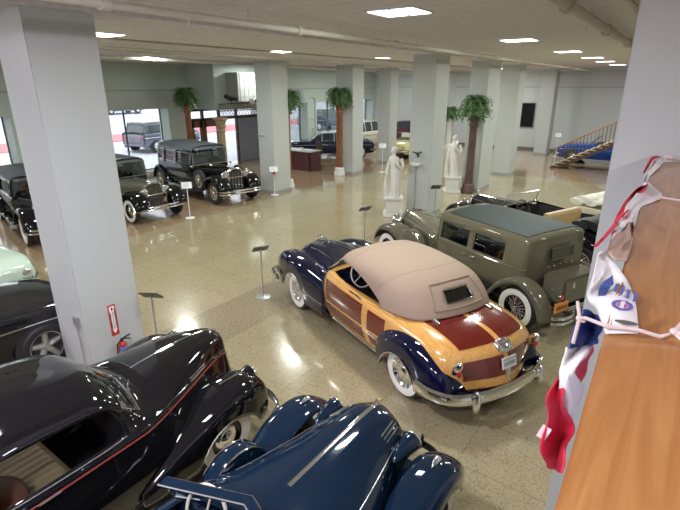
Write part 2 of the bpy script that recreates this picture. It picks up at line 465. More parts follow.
# ------------------------------------------------------------------ 1. the wood-panelled convertible
def build_woody(loc, rz):
    car = thing('convertible_car', 'navy convertible with varnished wood and maroon side panels and a raised tan canvas top', 'car', loc, rz)
    def s7(xs, xc, yb, zb, yw, zm, y2, z2, y3, z3, zt):
        return sec(xs, xc, [(yb, zb), (yw, zm), (y2, z2), (y3, z3), (y3*.68, z3 + (zt - z3)*.62), (y3*.34, z3 + (zt - z3)*.9)], zt)
    S = Surf([
        s7(-2.30, -2.56, .66, .36, .70, .42, .68, .46, .56, .48, .50),
        s7(-2.28, -2.52, .68, .36, .78, .52, .76, .67, .60, .73, .76),
        s7(-2.22, -2.42, .70, .34, .83, .58, .81, .79, .64, .89, .93),
        s7(-2.05, -2.20, .72, .33, .86, .62, .84, .88, .67, .99, 1.035),
        s7(-1.75, -1.82, .74, .32, .87, .65, .85, .93, .68, 1.04, 1.08),
        s7(-1.3, -1.32, .78, .31, .90, .66, .88, .97, .73, 1.06, 1.11),
        s7(-.8, -.8, .80, .30, .92, .66, .90, .98, .77, 1.05, 1.10),
        s7(0, 0, .80, .30, .92, .66, .90, 1.0, .79, 1.07, 1.12),
        s7(.45, .45, .78, .30, .90, .66, .87, 1.01, .72, 1.10, 1.15),
        s7(.9, .9, .72, .30, .80, .66, .72, .97, .52, 1.09, 1.16),
        s7(1.5, 1.5, .6, .32, .68, .70, .56, .93, .40, 1.05, 1.13),
        s7(2.0, 2.02, .5, .36, .58, .70, .48, .87, .33, .98, 1.06),
        s7(2.22, 2.28, .45, .4, .5, .65, .42, .82, .28, .91, .97),
        s7(2.30, 2.38, .38, .42, .42, .6, .35, .74, .22, .80, .85)])
    surf_obj('wood_body', S, ASH, car, holes=[(4.75, 7.8, 3, 6)], u=(0, 8.1), caps=(True, False), solid=.012)
    surf_obj('hood', S, NAVY, car, u=(8.1, 13), caps=(False, True))
    # maroon panels
    for t0, t1, u0, u1 in ((1.0, 1.95, 6.2, 7.86), (.30, .86, 6.2, 7.86), (1.0, 1.9, 5.25, 6.0), (.35, .86, 5.45, 6.0)):
        for sd in (1, -1): patch('side_panel', S, MAROON, car, (u0, u1), (t0, t1), off=.013, sides=(sd,), us=.08, ts=.1)
    for sd in (1, -1):
        patch('trunk_panel', S, MAROON, car, (2.35, 4.3), (3.35, 5.80), off=.013, sides=(sd,), us=.08, ts=.1)
        patch('trunk_panel', S, MAROON, car, (.45, 1.55), (2.9, 5.8), off=.013, sides=(sd,), us=.08, ts=.1)
    surfline('trunk_seam', S, BLACKM, car, [(1.0, 2.55), (2.0, 2.75), (3, 2.9), (4, 3.0), (4.6, 3.1)], .004, off=.001)
    surfline('door_seam', S, BLACKM, car, [(6.1, .1), (6.1, 1), (6.1, 2), (6.1, 2.8)], .004, off=.001)
    surfline('door_seam', S, BLACKM, car, [(8.08, .1), (8.08, 1), (8.08, 2), (8.05, 2.9)], .006, off=.001)
    surfline('belt_rail', S, ASH, car, [(5.0, 2.5), (6, 2.5), (7, 2.5), (8.0, 2.5)], .022, off=.004)
    surfline('sill_strip', S, CHROME, car, [(5.3, -.0), (6.5, .05), (8, .05), (9, .05)], .018, off=.012)
    surfline('door_handle', S, CHROME, car, [(6.25, 2.2), (6.4, 2.25), (6.6, 2.25)], .013, off=.03, n=8)
    bm = new()  # cockpit tub
    vs = box(bm, -1.35, .55, -.78, .78, .42, 1.04)
    bmesh.ops.delete(bm, geom=[f for f in bm.faces if all(v.co.z > 1 for v in f.verts)], context='FACES')
    fin('cockpit_tub', bm, DARKIN, car)
    seat(car, 'front_seat', mat('maroon_leather', (.10, .02, .02), rough=.4), -.75, -.15, 0, 1.4, .72, 1.12, 12)
    seat(car, 'rear_seat', mat('maroon_leather', (.10, .02, .02), rough=.4), -1.35, -.95, 0, 1.3, .70, 1.05, 12)
    bm = new(); tube(bm, [(.42, -.76, 1.0), (.42, .76, 1.0)], 1, prof=[(-.06, -.12), (.08, -.1), (.08, .06), (-.02, .1)]); fin('dashboard', bm, NAVY, car)
    steering_wheel(car, (.12, .38, 1.06), .2, D2R(25), CREAM)
    # soft top
    def L(rows): return [[(a, b, c) for a, b, c in r] for r in rows]
    def sx(x, p): return [(x, a, b) for a, b in p]
    T = Surf(L([
        [(-1.0, .85, 1.06), (-1.2, .84, 1.07), (-1.42, .79, 1.08), (-1.60, .69, 1.085), (-1.72, .5, 1.10), (-1.78, .25, 1.105), (-1.80, 0, 1.11)],
        [(-.98, .84, 1.12), (-1.18, .82, 1.17), (-1.37, .76, 1.21), (-1.52, .66, 1.23), (-1.62, .47, 1.245), (-1.67, .24, 1.25), (-1.69, 0, 1.255)],
        [(-.93, .83, 1.16), (-1.1, .79, 1.27), (-1.25, .72, 1.35), (-1.36, .60, 1.40), (-1.43, .42, 1.43), (-1.47, .2, 1.44), (-1.48, 0, 1.44)],
        [(-.82, .81, 1.19), (-.92, .77, 1.33), (-1.0, .70, 1.42), (-1.07, .57, 1.49), (-1.12, .4, 1.52), (-1.15, .2, 1.53), (-1.16, 0, 1.53)],
        sx(-.58, [(.80, 1.29), (.77, 1.38), (.70, 1.46), (.57, 1.52), (.4, 1.55), (.2, 1.565), (0, 1.57)]),
        sx(-.22, [(.77, 1.365), (.745, 1.41), (.68, 1.47), (.56, 1.525), (.4, 1.55), (.2, 1.565), (0, 1.57)]),
        sx(.10, [(.72, 1.36), (.70, 1.40), (.64, 1.45), (.54, 1.495), (.4, 1.515), (.2, 1.53), (0, 1.535)]),
        sx(.22, [(.70, 1.335), (.68, 1.365), (.63, 1.405), (.53, 1.445), (.4, 1.465), (.2, 1.48), (0, 1.485)])]))
    top = surf_obj('canvas_top', T, CANVAS, car, holes=[(.92, 1.62, 4.95, 6)], caps=(False, False), solid=.014)
    bm = new()
    for sd in (1, -1):
        for a, b in (((.55, 4.1), (.5, 6)), ((2.0, 4.2), (2.05, 6)), ((.55, 4.1), (2.0, 4.2))):
            tube(bm, [(lambda p, n: (p.x - .012, p.y*sd, p.z + .012))(T.at(a[0] + (b[0]-a[0])*k/10, a[1] + (b[1]-a[1])*k/10), 0) for k in range(11)], .008, seg=5)
    fin('window_surround', bm, CANVASD, top, merge=False)
    bm = new()
    for sd in (1, -1):
        tube(bm, [(lambda p: (p.x - .008, p.y*sd, p.z + .01))(T.at(a, b)) for a, b in ((.92, 6), (.92, 5.4), (.92, 4.95), (1.3, 4.95), (1.62, 4.95), (1.62, 5.4), (1.62, 6))], .012, seg=6)
    fin('rear_window_frame', bm, CHROME, top, merge=False)
    bm = new()
    pts = [[T.at(a, b) for b in lin(4.95, 6, 6)] for a in lin(.92, 1.62, 4)]
    for sd in (1, -1): grid(bm, [[(p.x + .012, p.y*sd, p.z - .008) for p in r] for r in pts])
    fin('rear_window', bm, GLASSD, top)
    surfline('top_binding', T, CANVASD, top, [(0.02, 0), (1, 0), (2, 0), (3, 0), (4, 0), (5, 0), (6, 0)], .012, off=0)
    surfline('top_seam', T, CANVASD, top, [(3.02, .6), (3.0, 3), (3.0, 6)], .005, off=.005)
    surfline('top_seam', T, CANVASD, top, [(5.3, .3), (5.3, 3), (5.3, 6)], .005, off=.005)
    # windscreen
    bm = new()
    for sd in (1, -1):
        tube(bm, [(.58, .73*sd, 1.08), (.40, .71*sd, 1.22), (.22, .68*sd, 1.36)], .02, seg=8)
    tube(bm, [(.20, -.69, 1.37), (.24, -.35, 1.44), (.25, 0, 1.46), (.24, .35, 1.44), (.20, .69, 1.37)], .018, seg=8)
    tube(bm, [(.58, -.73, 1.1), (.68, -.35, 1.15), (.7, 0, 1.165), (.68, .35, 1.15), (.58, .73, 1.1)], .014, seg=8)
    tube(bm, [(.7, 0, 1.165), (.25, 0, 1.46)], .010, seg=8)
    w = fin('windscreen_frame', bm, CHROME, car, merge=False)
    bm = new()
    B = [(.58, -.72, 1.09), (.67, -.36, 1.14), (.69, 0, 1.155), (.67, .36, 1.14), (.58, .72, 1.09)]; C = [(.22, -.67, 1.37), (.24, -.35, 1.44), (.25, 0, 1.46), (.24, .35, 1.44), (.22, .67, 1.37)]
    grid(bm, [B, C]); fin('windscreen_glass', bm, GLASS, w)
    # fenders
    FR = [(.47, .88, .915, .5, .30), (.9, .93, .95, .5, .30), (1.3, .98, .98, .5, .32), (1.7, 1.0, .99, .48, .34), (2.05, .97, .96, .45, .36), (2.3, .88, .89, .42, .38), (2.42, .76, .83, .45, .40), (2.47, .60, .80, .46, .42), (2.47, .48, .78, .46, .42)]
    RR = [(-1.00, .46, .90, .66, .31), (-1.03, .68, .92, .60, .31), (-1.18, .84, .97, .55, .31), (-1.48, .935, 1.0, .55, .31), (-1.82, .93, 1.0, .52, .31), (-2.08, .85, .97, .50, .31), (-2.27, .71, .92, .50, .32), (-2.37, .54, .87, .50, .33), (-2.39, .40, .85, .50, .34)]
    for sd in (1, -1):
        f = fender('front_fender', car, NAVY, FR, sd, arch=(1.53, .32, .385))
        bm = new(); tube(bm, [(.5, .93*sd, .50), (1.0, .955*sd, .50), (1.12, .965*sd, .50)], .014, seg=6); fin('trim_strip', bm, CHROME, f)
        f = fender('rear_fender', car, NAVY, RR, sd, arch=(-1.57, .27, .385))
        bm = new(); tube(bm, [(-2.02, 1.0*sd, .50), (-2.25, .965*sd, .5), (-2.42, .93*sd, .48)], .014, seg=6)
        tube(bm, [(-1.57 + .385*math.cos(a), 1.008*sd, .27 + .385*math.sin(a)) for a in lin(.15, PI - .2, 20)], .009, seg=6)
        fin('trim_strip', bm, CHROME, f, merge=False)
        wheel(car, 1.53, .80*sd, sd, r=.365, rimm=CHROME)
        wheel(car, -1.57, .80*sd, sd, r=.365, rimm=CHROME)
        bullet('headlamp', car, NAVY, LENS, (2.36, .60*sd, .72), .11, .2)
        # tail lamp
        bm = new(); R = Matrix.Rotation(D2R(-35), 4, 'Y')
        blob(bm, (0, 0, 0), (.06, .045, .13), 14, 10); bmesh.ops.transform(bm, matrix=R, verts=bm.verts)
        tl = fin('tail_lamp', bm, CHROME, car, loc=(-2.36, .72*sd, .80))
        bm = new(); blob(bm, (-.045, 0, -.03), (.03, .032, .06), 12, 8); fin('lens', bm, LENSR, tl)
        bm = new(); box(bm, -.05, .06, -.035, .035, -.008, .02, bev=.006); tube(bm, [(-.05, 0, .02), (.05, 0, .02)], .016, seg=8)
        fin('trunk_hinge', bm, CHROME, car, loc=(-1.77, .50*sd, 1.075), rot=(0, D2R(-8), 0), merge=False)
    bumper('rear_bumper', car, CHROME, [(-1.96, 1.01, .45), (-2.2, .99, .45), (-2.44, .84, .45), (-2.57, .5, .45), (-2.62, 0, .45), (-2.57, -.5, .45), (-2.44, -.84, .45), (-2.2, -.99, .45), (-1.96, -1.01, .45)], .15, .04)
    bumper('front_bumper', car, CHROME, [(2.1, 1.02, .44), (2.35, 1.0, .44), (2.55, .85, .44), (2.66, .45, .44), (2.7, 0, .44), (2.66, -.45, .44), (2.55, -.85, .44), (2.35, -1.0, .44), (2.1, -1.02, .44)], .15, .04)
    for sd in (1, -1):
        for x in (-2.60, 2.68):
            bm = new(); blob(bm, (0, 0, 0), (.06, .045, .15), 14, 12); fin('overrider', bm, CHROME, car, loc=(x, .60*sd, .45))
            bm = new(); tube(bm, [(x*.97, .5*sd, .42), (x*.8, .5*sd, .40)], .025, seg=6); fin('bumper_bracket', bm, BLACKM, car)
    # emblem / lamp on boot, plate
    bm = new(); blob(bm, (0, 0, 0), (.10, .13, .06), 18, 12)
    for k in range(-3, 4): tube(bm, [(-.09, k*.03, .01), (-.02, k*.033, .062), (.07, k*.03, .045)], .008, seg=5)
    fin('trunk_handle', bm, CHROME, car, loc=(-2.42, 0, .945), rot=(0, D2R(-28), 0), merge=False)
    bm = new(); box(bm, -.008, .008, -.13, .13, -.07, .07, bev=.004)
    pl = fin('number_plate', bm, PLATEW, car, loc=(-2.55, 0, .785), rot=(0, D2R(14), 0))
    bm = new(); tube(bm, [(-.011, -.11, .045), (-.011, .11, .045)], .008, seg=4)
    for k in range(6): box(bm, -.012, -.008, -.10 + k*.036, -.08 + k*.036, -.035, .015)
    fin('plate_characters', bm, mat('plate_grey', (.3, .32, .36), rough=.5), pl, merge=False)
    bm = new(); tube(bm, [(-2.56, 0, .72), (-2.575, .0, .66), (-2.57, .02, .60), (-2.58, -.01, .55)], [.02, .022, .014, .02], seg=8); fin('trunk_latch', bm, CHROME, car)
    bm = new(); tube(bm, [(-2.2, .72, .36), (-2.46, .45, .36), (-2.53, 0, .36), (-2.46, -.45, .36), (-2.2, -.72, .36)], 1, prof=[(-.03, -.08), (.03, -.08), (.03, .08), (-.03, .08)]); fin('rear_apron', bm, NAVY, car)  # added navy strip, stands in for the shade in the gap under the bumper
    # grille, ornament, hood strips
    bm = new()
    for k in range(5):
        z = .48 + k*.055
        tube(bm, [(2.2, .62, z), (2.33, .45, z), (2.42, .2, z), (2.44, 0, z), (2.42, -.2, z), (2.33, -.45, z), (2.2, -.62, z)], .012, seg=6)
    fin('grille', bm, CHROME, car, merge=False)
    bm = new(); tube(bm, [tuple(S.at(u, 6) + Vector((0, 0, .008))) for u in lin(8.8, 12.8, 16)], .011, seg=6); fin('hood_strip', bm, CHROME, car)
    bm = new(); tube(bm, [(1.78, 0, 1.11), (1.95, 0, 1.13), (2.1, 0, 1.13), (2.28, 0, 1.04)], [.01, .025, .03, .01], seg=8); fin('hood_ornament', bm, CHROME, car)
    surfline('hood_seam', S, CHROME, car, [(9.0, 3.1), (10, 3.05), (11, 3.0), (12, 3.0)], .008)
    return car

# ------------------------------------------------------------------ generic vintage car
def vintage(name, label, loc, rz, p, group=None):
    g = lambda k, d=None: p.get(k, d)
    car = thing(name, label, 'car', loc, rz, group)
    P1, P2 = p['paint'], g('fpaint', p['paint'])
    w = g('w', .76); roof = g('roof', 1.75); belt = g('belt', 1.05); rear = p['rear']; cowl = p['cowl']; wt = g('wtop', roof - .17); zb = g('zb', .42)
    fx, rx, r, ty = p['fx'], p['rx'], g('r', .37), g('track', .74)
    def sc(x, k=1, kz=1, dx=0):
        top = [(w*.80*k, zb + (1-kz)*.2), (w*.98*k, zb + .28), (w*k, belt), ((w - .05)*k, wt - (1-kz)*.5), ((w - .13)*k, roof - .055 - (1-kz)*.5), (w*.45*k, roof - .012 - (1-kz)*.5)]
        return sec(x, x + dx, top, roof - (1-kz)*.5)
    closed = g('closed', True)
    if closed:
        S = Surf([sc(rear + .10, .80, .86, -.09), sc(rear + .12, .93, .95, -.08), sc(rear + .22, .99, .99, -.05), sc(rear + .5), sc((rear + cowl)/2), sc(cowl - .35, .99), sc(cowl, .95, .985)])
        U = lambda x: S.uof(x, 2.0)
        holes = [(U(a), U(b), 2.12, 2.93) for a, b in p['windows']]
        surf_obj('body', S, P1, car, holes=holes, caps=(True, False), solid=.02)
        for a, b in p['windows']:
            for sd in (1, -1):
                bm = new(); pts = [[S.at(u, t) for t in lin(2.12, 2.93, 4)] for u in lin(U(a), U(b), 4)]
                grid(bm, [[(q.x, (q.y - .012)*sd, q.z) for q in r_] for r_ in pts]); win = fin('side_window', bm, g('glass', GLASSD), car)
                bm = new(); loop = [(a, 2.12), ((a+b)/2, 2.12), (b, 2.12), (b, 2.5), (b, 2.93), ((a+b)/2, 2.93), (a, 2.93), (a, 2.5)]
                tube(bm, [(lambda q: (q.x, (q.y + .004)*sd, q.z))(S.at(U(x), t)) for x, t in loop], .010, seg=5, closed=True)
                fin('window_frame', bm, g('framem', P1), win)
        if g('insert'):
            a, b = g('insert')
            patch('roof_insert', S, g('topm', TOPVINYL), car, (U(a), U(b)), (4.1, 6), off=.02, sides=(1, -1))
        if g('vinyl'):   # whole roof covered
            patch('roof_cover', S, g('vinyl'), car, (U(rear + .35), 6.0), (3.25, 6), off=.012, sides=(1, -1))
        for x in g('seams', []): surfline('door_seam', S, BLACKM, car, [(U(x), .15), (U(x), 1), (U(x), 2), (U(x), 3)], .004, off=.001)
        surfline('belt_moulding', S, g('mould', P1), car, [(.6, 2.0), (2, 2.0), (4, 2.0), (5.9, 2.0)], .014)
        for x in g('handles', []): surfline('door_handle', S, CHROME, car, [(U(x), 1.8), (U(x + .1), 1.8)], .013, off=.03, n=5)
        # rear window: plate with a frame on the back
        zc = (belt + wt)/2 + .04
        bm = new(); box(bm, -.012, .012, -.26, .26, -.10, .10, bev=.03)
        rw = fin('rear_window', bm, mat('dark_glass', (.02, .025, .025), rough=.05, coat=1), car, loc=(rear - .008, 0, zc), rot=(0, D2R(g('rtilt', 4)), 0))
        bm = new(); tube(bm, [(-.014, -.27, -.10), (-.014, .27, -.10), (-.014, .27, .10), (-.014, -.27, .10)], .012, seg=6, closed=True); fin('window_frame', bm, P1, rw)
        # windscreen
        bm = new(); q0 = [(cowl + .02, w*.9, belt), (cowl - .02, (w - .1), wt)]
        tube(bm, [q0[0], q0[1]], .022, seg=6); tube(bm, [(q0[0][0], -q0[0][1], q0[0][2]), (q0[1][0], -q0[1][1], q0[1][2])], .022, seg=6)
        tube(bm, [(cowl - .01, -(w - .1), wt + .02), (cowl - .01, (w - .1), wt + .02)], .02, seg=6); tube(bm, [(cowl + .02, -w*.9, belt + .02), (cowl + .02, w*.9, belt + .02)], .02, seg=6)
        wf = fin('windscreen_frame', bm, g('wframe', P1), car, merge=False)
        bm = new(); grid(bm, [[(cowl + .01, -w*.88, belt), (cowl + .01, w*.88, belt)], [(cowl - .02, -(w - .1), wt), (cowl - .02, (w - .1), wt)]]); fin('windscreen_glass', bm, GLASSD, wf)
        if g('visor', True):
            bm = new(); grid(bm, [[(cowl - .03, y, roof - .04 - .05*(y/w)**2) for y in lin(-w*.85, w*.85, 9)], [(cowl + .16, y, roof - .12 - .04*(y/w)**2) for y in lin(-w*.8, w*.8, 9)]])
            o = fin('sun_visor', bm, g('vinyl', P1), car); md = o.modifiers.new('Solid', 'SOLIDIFY'); md.thickness = .015
        bm = new(); vs = box(bm, rear + .3, cowl - .05, -w + .06, w - .06, zb + .05, belt - .02)
        bmesh.ops.delete(bm, geom=[f for f in bm.faces if all(v.co.z > belt - .1 for v in f.verts)], context='FACES')
        fin('cabin_tub', bm, DARKIN, car)
        seat(car, 'front_seat', g('seatm', BROWNSEAT), cowl - 1.15, cowl - .6, 0, w*1.6, zb + .38, belt + .12, 10)
        seat(car, 'rear_seat', g('seatm', BROWNSEAT), rear + .4, rear + 1.0, 0, w*1.6, zb + .38, belt + .15, 10)
        steering_wheel(car, (cowl - .38, g('drive', 1)*.35, belt + .02), .21, D2R(30), BLACKM)
    else:
        def so(x, k=1, dz=0): return sec(x, x, [(w*.8*k, zb), (w*.98*k, zb + .25), (w*k, belt - .06 + dz), ((w - .05)*k, belt + dz), (w*.6*k, belt + .02 + dz), (w*.3*k, belt + .03 + dz)], belt + .03 + dz)
        S = Surf([so(rear, .8, -.08), so(rear + .1, .93, -.02), so(rear + .4), so((rear + cowl)/2, 1, -.03), so(cowl - .3), so(cowl, .95, .03)])
        surf_obj('body', S, P1, car, holes=[(1.6, 4.6, 3, 6)], caps=(True, False), solid=.02)
        bm = new(); vs = box(bm, rear + .3, cowl - .1, -w + .08, w - .08, zb + .05, belt - .02)
        bmesh.ops.delete(bm, geom=[f for f in bm.faces if all(v.co.z > belt - .1 for v in f.verts)], context='FACES')
        fin('cabin_tub', bm, g('tubm', DARKIN), car)
        seat(car, 'front_seat', g('seatm', LEATHER), cowl - 1.2, cowl - .65, 0, w*1.6, zb + .3, belt + .12, 10)
        seat(car, 'rear_seat', g('seatm', LEATHER), rear + .35, rear + .95, 0, w*1.6, zb + .33, belt + .13, 10)
        steering_wheel(car, (cowl - .42, g('drive', 1)*.35, belt + .05), .21, D2R(30), BLACKM)
        bm = new(); z2 = belt + .34; x2 = cowl - .12
        tube(bm, [(cowl, -w*.85, belt), (x2, -w*.8, z2), (x2, w*.8, z2), (cowl, w*.85, belt)], .013, seg=6); tube(bm, [(cowl, -w*.85, belt + .03), (cowl, w*.85, belt + .03)], .012, seg=6)
        wf = fin('windscreen_frame', bm, CHROME, car, merge=False)
        bm = new(); grid(bm, [[(cowl, -w*.84, belt + .03), (cowl, w*.84, belt + .03)], [(x2, -w*.79, z2), (x2, w*.79, z2)]]); fin('windscreen_glass', bm, GLASS, wf)
        if g('folded', True):
            bm = new()
            for dx, dz, rr in ((-.14, .09, 1.0), (.05, .15, 1.1), (.24, .10, 1.0)):
                tube(bm, [(rear + .12 + dx + .02*math.sin(9*y), y, belt + dz + .015*math.cos(11*y + dx*9)) for y in lin(-w*.92, w*.92, 13)], rr, prof=[(.20*math.cos(q), .075*math.sin(q)) for q in lin(0, 2*PI, 13)[:-1]])
            fin('folded_top', bm, g('foldm', BLACKM), car)
    # hood
    rad = p['rad']; hz = g('hz', belt + .06); rz_ = g('rz', hz); hw0 = g('hw', .30); rb = zb + .06
    def hs(x, hw, zt, zl): return sec(x, x, [(hw*1.02, zl), (hw*1.04, (zl+zt)/2 - .05), (hw*1.02, zt - .16), (hw*.9, zt - .07), (hw*.62, zt - .02), (hw*.3, zt)], zt + .008)
    H = Surf([hs(cowl + .02, w*.93, hz, zb + .05), hs(cowl - .02 + .3, w*.80, hz, zb + .05), hs((cowl + rad)/2 + .1, (w*.8 + hw0)/2, (hz + rz_)/2 + .005, rb), hs(rad, hw0, rz_, rb)])
    hood = surf_obj('hood', H, g('hpaint', P1), car, caps=(False, True))
    surfline('hood_hinge', H, g('hinge', CHROME), hood, [(0.1, 5.98), (1, 5.98), (2, 5.98), (3, 5.98)], .007, sides=(1,))
    surfline('hood_seam', H, g('hinge', CHROME), hood, [(.3, 3), (1, 3), (2, 3), (2.95, 3)], .006)
    for sd in (1, -1):
        bm = new()
        for k in range(14):
            u = 1.1 + 1.6*k/13; a, b = H.at(u, .5), H.at(u, 1.7)
            tube(bm, [(a.x, (a.y + .004)*sd, a.z), (b.x, (b.y + .004)*sd, b.z)], .009, seg=4)
        fin('louvres', bm, g('hpaint', P1), hood, merge=False)
    # radiator
    R = Surf([hs(rad - .02, hw0 + .02, rz_ + .015, rb - .1), hs(rad + .03, hw0 + .03, rz_ + .03, rb - .1), hs(rad + .09, hw0 + .01, rz_ + .015, rb - .1), hs(rad + .10, hw0 - .03, rz_ - .02, rb - .08)])
    rs = surf_obj('radiator_shell', R, g('radm', CHROME), car, caps=(False, False))
    bm = new(); box(bm, rad + .05, rad + .075, -hw0 + .01, hw0 - .01, rb - .08, rz_ - .07); fin('radiator_core', bm, BLACKM, rs)
    bm = new()
    for k in range(g('bars', 11)):
        y = -hw0 + .04 + (2*hw0 - .08)*k/(g('bars', 11) - 1); tube(bm, [(rad + .09, y, rb - .06), (rad + .09, y, rz_ - .07 - .05*abs(y/hw0)**3)], g('barr', .006), seg=5)
    if g('centrebar'): box(bm, rad + .07, rad + .12, -.03, .03, rb - .1, rz_)
    fin('grille_bars', bm, CHROME, rs, merge=False)
    bm = new(); lathe(bm, [(.028, 0), (.028, .02), (.012, .03), (.012, .06), (.02, .075), (0, .09)], 'z', 14); fin('radiator_cap', bm, CHROME, rs, loc=(rad + .03, 0, rz_ + .03))
    # fenders, running boards
    hi = r*2 + g('fgap', .12)
    fp = g('fpath') or [(fx - 1.15, zb - .06), (fx - .85, zb - .02), (fx - .58, hi*.72), (fx - .3, hi*.94), (fx, hi), (fx + .27, hi*.93), (fx + .44, hi*.74), (fx + .52, hi*.50)]
    rp = g('rpath') or [(rx + .66, zb - .06), (rx + .56, zb + .08), (rx + .36, hi*.82), (rx + .05, hi), (rx - .25, hi*.93), (rx - .45, hi*.70), (rx - .56, hi*.42)]
    for sd in (1, -1):
        f = arc_fender('front_fender', car, P2, fp, sd, hw0 + .06, ty + .14, crown=.07)
        f = arc_fender('rear_fender', car, P2, rp, sd, w*.75, ty + .14, crown=.06)
        bm = new(); box(bm, rx + .6, fx - 1.0, w*.82, ty + .14, zb - .09, zb - .055, bev=.01); o = fin('running_board', bm, g('rbm', P2), car, loc=(0, 0, 0)); o.scale = (1, sd, 1)
        bm = new(); box(bm, rx + .5, fx - .7, w*.72, w*.80, zb - .1, zb + .06, bev=.02); o = fin('valance', bm, P2, car); o.scale = (1, sd, 1)
        for xx in (fx, rx):
            wheel(car, xx, ty*sd, sd, r=r, w=g('tw', .15), white=g('white', True), style=g('style', 'wire'), capm=g('capm', CHROME), rimm=g('rimm', CHROME), ww=g('ww', (.60, .88)))
        if g('spare', True):
            x = g('sparex', fx - .72)
            o = wheel(car, x, (w + .03)*sd, sd, r=r*.97, w=.14, white=g('white', True) and not g('cover'), style='disc' if g('cover') else g('style', 'wire'), capm=P2 if g('cover') else g('capm', CHROME), rimm=P2 if g('cover') else g('rimm', CHROME))
            o.name = 'spare_wheel'; o.location.z = g('sparez', .68)
            if g('cover'):
                bm = new(); lathe(bm, [(r*1.0, -.09), (r*1.02, -.02), (r*1.0, .07), (r*.9, .10), (r*.6, .115), (0, .12)], 'y', 36); fin('spare_cover', bm, P2, o)
                bm = new(); tube(bm, [(r*1.01*math.cos(a), .06, r*1.01*math.sin(a)) for a in lin(0, 2*PI, 33)[:-1]], .010, seg=6, closed=True); fin('cover_ring', bm, CHROME, o)
        lx = g('lampx', rad + .12)
        b = bullet('headlamp', car, g('lampm', CHROME), LENS, (lx, g('lampy', hw0 + .14)*sd, g('lampz', .92)), g('lampr', .13), .2)
        if g('cowllamp', True): bullet('side_lamp', car, CHROME, LENS, (cowl + .12, (w + .02)*sd, belt + .0), .05, .1, rim=False)
        if g('fenderlamp'): bullet('fender_lamp', car, CHROME, LENS, (fx + .05, ty*sd, hi + .13), .05, .09, rim=False)
    bm = new(); tube(bm, [(lx, -g('lampy', hw0 + .14), g('lampz', .92) - .1), (lx, g('lampy', hw0 + .14), g('lampz', .92) - .1)], .016, seg=6); fin('lamp_bar', bm, CHROME, car)
    bx_ = g('bumpx', fx + .62)
    bumper('front_bumper', car, g('bumpm', CHROME), [(bx_ - .16, .86, .45), (bx_ - .03, .7, .45), (bx_ + .02, .35, .45), (bx_ + .02, 0, .45), (bx_ + .02, -.35, .45), (bx_ - .03, -.7, .45), (bx_ - .16, -.86, .45)], .055, .02, bars=2, gap=.085)
    bxr = g('bumprx', rx - .7)
    for y0 in (.55, -.55):
        bumper('rear_bumper', car, CHROME, [(bxr + .1, y0 - .28, .42), (bxr, y0 - .1, .42), (bxr, y0 + .1, .42), (bxr + .1, y0 + .28, .42)], .055, .02, bars=2, gap=.085)
    bm = new(); box(bm, rx - .5, fx + .5, -.38, -.32, .38, .46); box(bm, rx - .5, fx + .5, .32, .38, .38, .46)
    tube(bm, [(fx, -.7, r), (fx, .7, r)], .03, seg=6); tube(bm, [(rx, -.7, r), (rx, .7, r)], .035, seg=6); fin('chassis', bm, BLACKM, car, merge=False)
    for y0 in (.35, -.35):
        bm = new(); tube(bm, [(fx + .4, y0, .42), (bx_, y0, .44)], .02, seg=6); fin('bumper_bracket', bm, BLACKM, car)
        bm = new(); tube(bm, [(rx - .45, y0, .42), (bxr + .02, y0, .42)], .02, seg=6); fin('bumper_bracket', bm, BLACKM, car)
    return car

